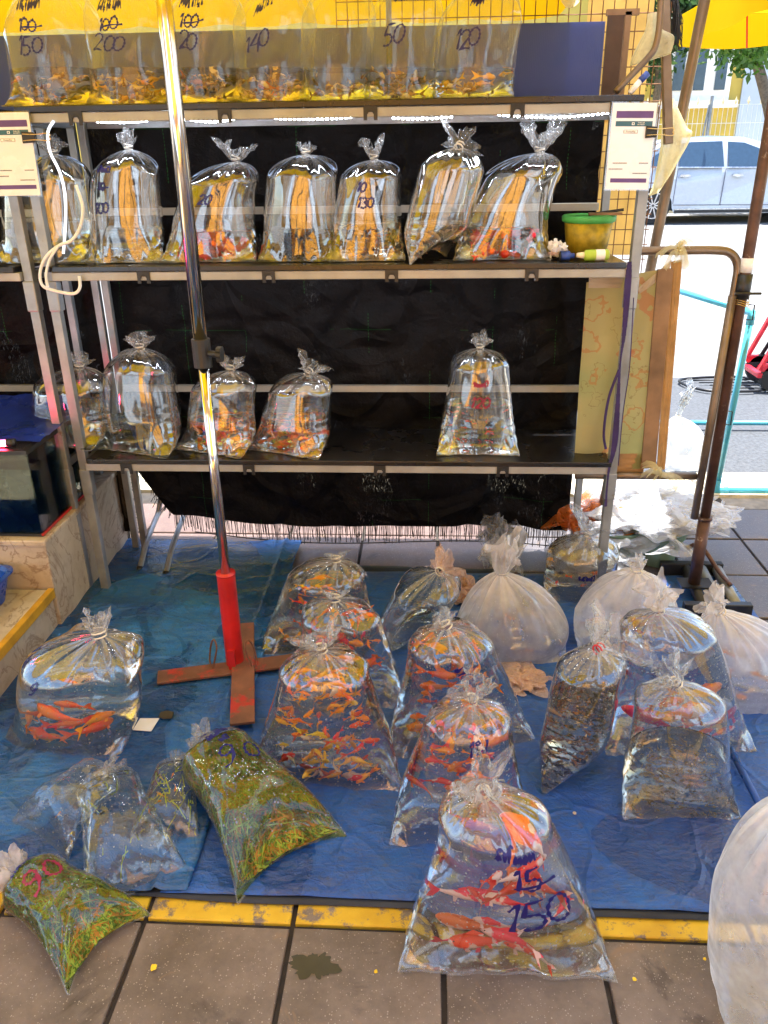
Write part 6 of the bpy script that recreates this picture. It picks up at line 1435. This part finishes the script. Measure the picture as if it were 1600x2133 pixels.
for x0, z0, x1, z1_ in ((.38, .96, .36, .36), (1.24, .95, 1.22, .34), (2.26, .96, 2.30, .34), (.37, .34, 2.3, .33)):
    plate([(x0 - .006, z0 - .006), (x0 + .006, z0 + .006), (x1 + .006, z1_ + .006), (x1 - .006, z1_ - .006)], 'door_gap', 'grey_print', .006)
for x in (.42, 1.36): plate([(x, .83), (x + .02, .86), (x + .18, .86), (x + .20, .83), (x + .1, .81)], 'door_handle', 'alloy', .03, .03)
plate([(.40, .20), (2.28, .20), (2.28, .25), (.40, .25)], 'sill', 'blackplastic', .008, .03)
plate([(.40, .26), (2.28, .26), (2.28, .275), (.40, .275)], 'chrome_strip', 'alloy', .012, .02)
plate([(-.32, .985), (2.28, .955), (2.28, .968), (-.32, 1.0)], 'window_trim', 'alloy', .016, .02)
m = MB().box((cx(2.1), CY - .06, zg + 1.02), (.20, .16, .12)); m.build('mirror', M['white_paint'], car, bevel=.03)
for wx in (0, 2.74):
    for yy in (CY + .03, CY + 1.57):
        wh = MB().tube([(cx(wx), yy, zg + R_), (cx(wx), yy + .2, zg + R_)], R_, 32).build('wheel', M['tyre'], car, bevel=.02)
        MB().tube([(cx(wx), yy - .006, zg + R_), (cx(wx), yy, zg + R_)], .225, 28).build('rim_disc', M['blackplastic'], wh)
        sp_ = MB()
        for i in range(10):
            a = 2 * PI * i / 10; c = V((cx(wx), yy - .012, zg + R_)); sp_.bar(c, c + V((math.cos(a), 0, math.sin(a))) * .225, .02, .034)
        sp_.tube([V((cx(wx), yy - .014, zg + R_)) + V((math.cos(a), 0, math.sin(a))) * .225 for a in [2 * PI * k / 28 for k in range(28)]], .014, 6, closed=True)
        sp_.build('rim', M['alloy'], wh)

# fence, building, tree across the road
M['facade'] = simple('yellow_facade', (.45, .33, .06), .8, var=.08, nscale=2)
M['bluewall'] = simple('pale_blue_wall', (.38, .45, .55), .8, var=.06, nscale=2)
M['whitewin'] = simple('white_window_frame', (.8, .8, .8), .5, var=.04)
FY = 19.0; fz = road_z(18.4) + .12
f_ = thing('spiked_fence', 'white wire fence with gilded spear tops on a yellow wall across the road', 'fence', (7, FY, fz))
zt_f = on_y(1500, 200, FY).z; zb_f = on_y(1500, 295, FY).z; zm = on_y(1500, 218, FY).z
MB().bb((-12, FY + .3, fz - .3), (22, FY + .5, zb_f - .25)).build('base_wall', M['facade'], f_)
fxs = 4.0
bars = MB(); k = 4.0
while k < 9.5:
    bars.tube([(k, FY, zb_f - .5), (k, FY, zm)], .006, 4, caps=False); k += .10
for z in (zm, zm - .35, zm - .75, zm - 1.1): bars.tube([(4, FY, z), (9.5, FY, z)], .008, 4, caps=False)
bars.build('wire_bars', M['whitewin'], f_)['kind'] = 'stuff'
sp_ = MB(); k = 4.0
while k < 9.5:
    sp_.lathe((k, FY, zm), [(.012, 0), (.030, .06), (.012, .12), (.002, zt_f - zm)], 6); k += .26
sp_.build('spear_tops', simple('pale_gilded_spears', (.75, .62, .35), .5), f_)['kind'] = 'stuff'
p_ = on_y(1478, 250, FY - .1).x
MB().tube([(p_, FY - .08, fz - .3), (p_, FY - .08, zt_f)], .035, 8).build('post', M['galv'], f_); MB().tube([(p_ - .25, FY - .08, fz - .3), (p_ - .04, FY - .08, zm)], .02, 8).build('brace', M['galv'], f_)
BY = 23.0
bd = thing('yellow_building', 'yellow house with white framed windows across the road', 'building', (6, BY, fz))
def bpx(x, y): p_ = on_y(x, y, BY); return p_.x, p_.z
xa, z_win0 = bpx(1395, 188); xb, z_win1 = bpx(1530, 100); xs, _ = bpx(1550, 150)
MB().bb((-14, BY, fz - .5), (xs, BY + 6, 9)).build('wall', M['facade'], bd)
MB().bb((xs, BY - .05, fz - .5), (xs + 9, BY + 6, 9)).build('blue_wall', M['bluewall'], bd)
wf = MB().bb((xa - .1, BY - .10, z_win0 - .25), (xb, BY - .01, z_win1 + .9)).build('window_frame', M['whitewin'], bd)
n_ = 3; ww = (xb - xa + .1) / n_
for i in range(n_):
    x0 = xa - .1 + i * ww + .12; MB().bb((x0, BY - .13, z_win0 - .02), (x0 + ww - .26, BY - .105, z_win1 + .7)).build('pane', M['carglass'], wf)
MB().bb((xa - .3, BY - .25, z_win0 - .42), (xb + .2, BY - .0, z_win0 - .26)).build('sill', M['whitewin'], bd)
# trees
def leafmat(name, a, b):
    m, t, out = newmat(name); oi = noise_t(t, coords(t), 1.5, 3); c = ramp(t, oi, [(.35, a), (.65, b)])
    d = N(t, 'ShaderNodeBsdfPrincipled'); L(t, c, d.inputs['Base Color']); d.inputs['Roughness'].default_value = .5; tl = N(t, 'ShaderNodeBsdfTranslucent'); L(t, c, tl.inputs[0])
    mx = N(t, 'ShaderNodeMixShader'); mx.inputs[0].default_value = .35; L(t, d.outputs[0], mx.inputs[1]); L(t, tl.outputs[0], mx.inputs[2]); L(t, mx.outputs[0], out.inputs[0]); return m
M['leaf'] = leafmat('green_leaves', (.03, .09, .012), (.09, .20, .02)); M['leafdark'] = leafmat('dark_green_leaves', (.015, .05, .012), (.04, .10, .02)); M['bark'] = simple('bark', (.12, .09, .06), .9, var=.4)
def tree(label, base, crown_c, sz, nclump, nleaf, mat, seed, ls=.09):
    q = random.Random(seed); t_ = thing('tree', label, 'tree', base); base = V(base); crown_c = V(crown_c); tr = MB()
    tr.tube(smooth_path([base, base.lerp(crown_c, .5) + V((.1, 0, 0)), crown_c - V((0, 0, sz[2] * .3))], 5), [.14 - .005 * i for i in range(11)], 8)
    cls = []
    for i in range(nclump):
        a, b = q.uniform(0, 6.28), math.acos(q.uniform(-1, 1)); d = V((math.sin(b) * math.cos(a) * sz[0], math.sin(b) * math.sin(a) * sz[1], math.cos(b) * sz[2])) * q.uniform(.5, 1); cls.append(crown_c + d)
        tr.tube([crown_c - V((0, 0, sz[2] * .3)), crown_c + d * .5, crown_c + d], [.05, .03, .012], 5)
    tr.build('trunk', M['bark'], t_, smooth=True); m = MB()
    for c in cls:
        cr = q.uniform(.22, .5)
        for _ in range(nleaf):
            d = V((q.gauss(0, 1), q.gauss(0, 1), q.gauss(0, .8))) * cr * .6; p_ = c + d; u_ = V((q.uniform(-1, 1), q.uniform(-1, 1), q.uniform(-1, .3))).normalized(); w_ = u_.cross(V((q.uniform(-1, 1), q.uniform(-1, 1), q.uniform(-1, 1)))).normalized(); l = ls * q.uniform(.6, 1.4)
            m.add([p_, p_ + u_ * l * .5 + w_ * l * .25, p_ + u_ * l, p_ + u_ * l * .5 - w_ * l * .25], [(0, 1, 2, 3)])
    m.build('crown', M[mat], t_)['kind'] = 'stuff'; return t_
tcn = on_y(1545, 115, 17.6)
tree('bright green leafy tree hanging over the fence below the umbrella edge', (tcn.x + 1.6, 18.7, fz), (tcn.x + .1, 17.6, tcn.z + .55), (1.15, .9, .85), 26, 150, 'leaf', 1, .16)
tcn = on_y(1402, 120, 21.5)
tree('dark green tree standing left of the white framed windows', (tcn.x - .4, 21.5, fz), (tcn.x - .3, 21.5, tcn.z + .4), (.8, .8, 1.4), 22, 130, 'leafdark', 2, .16)
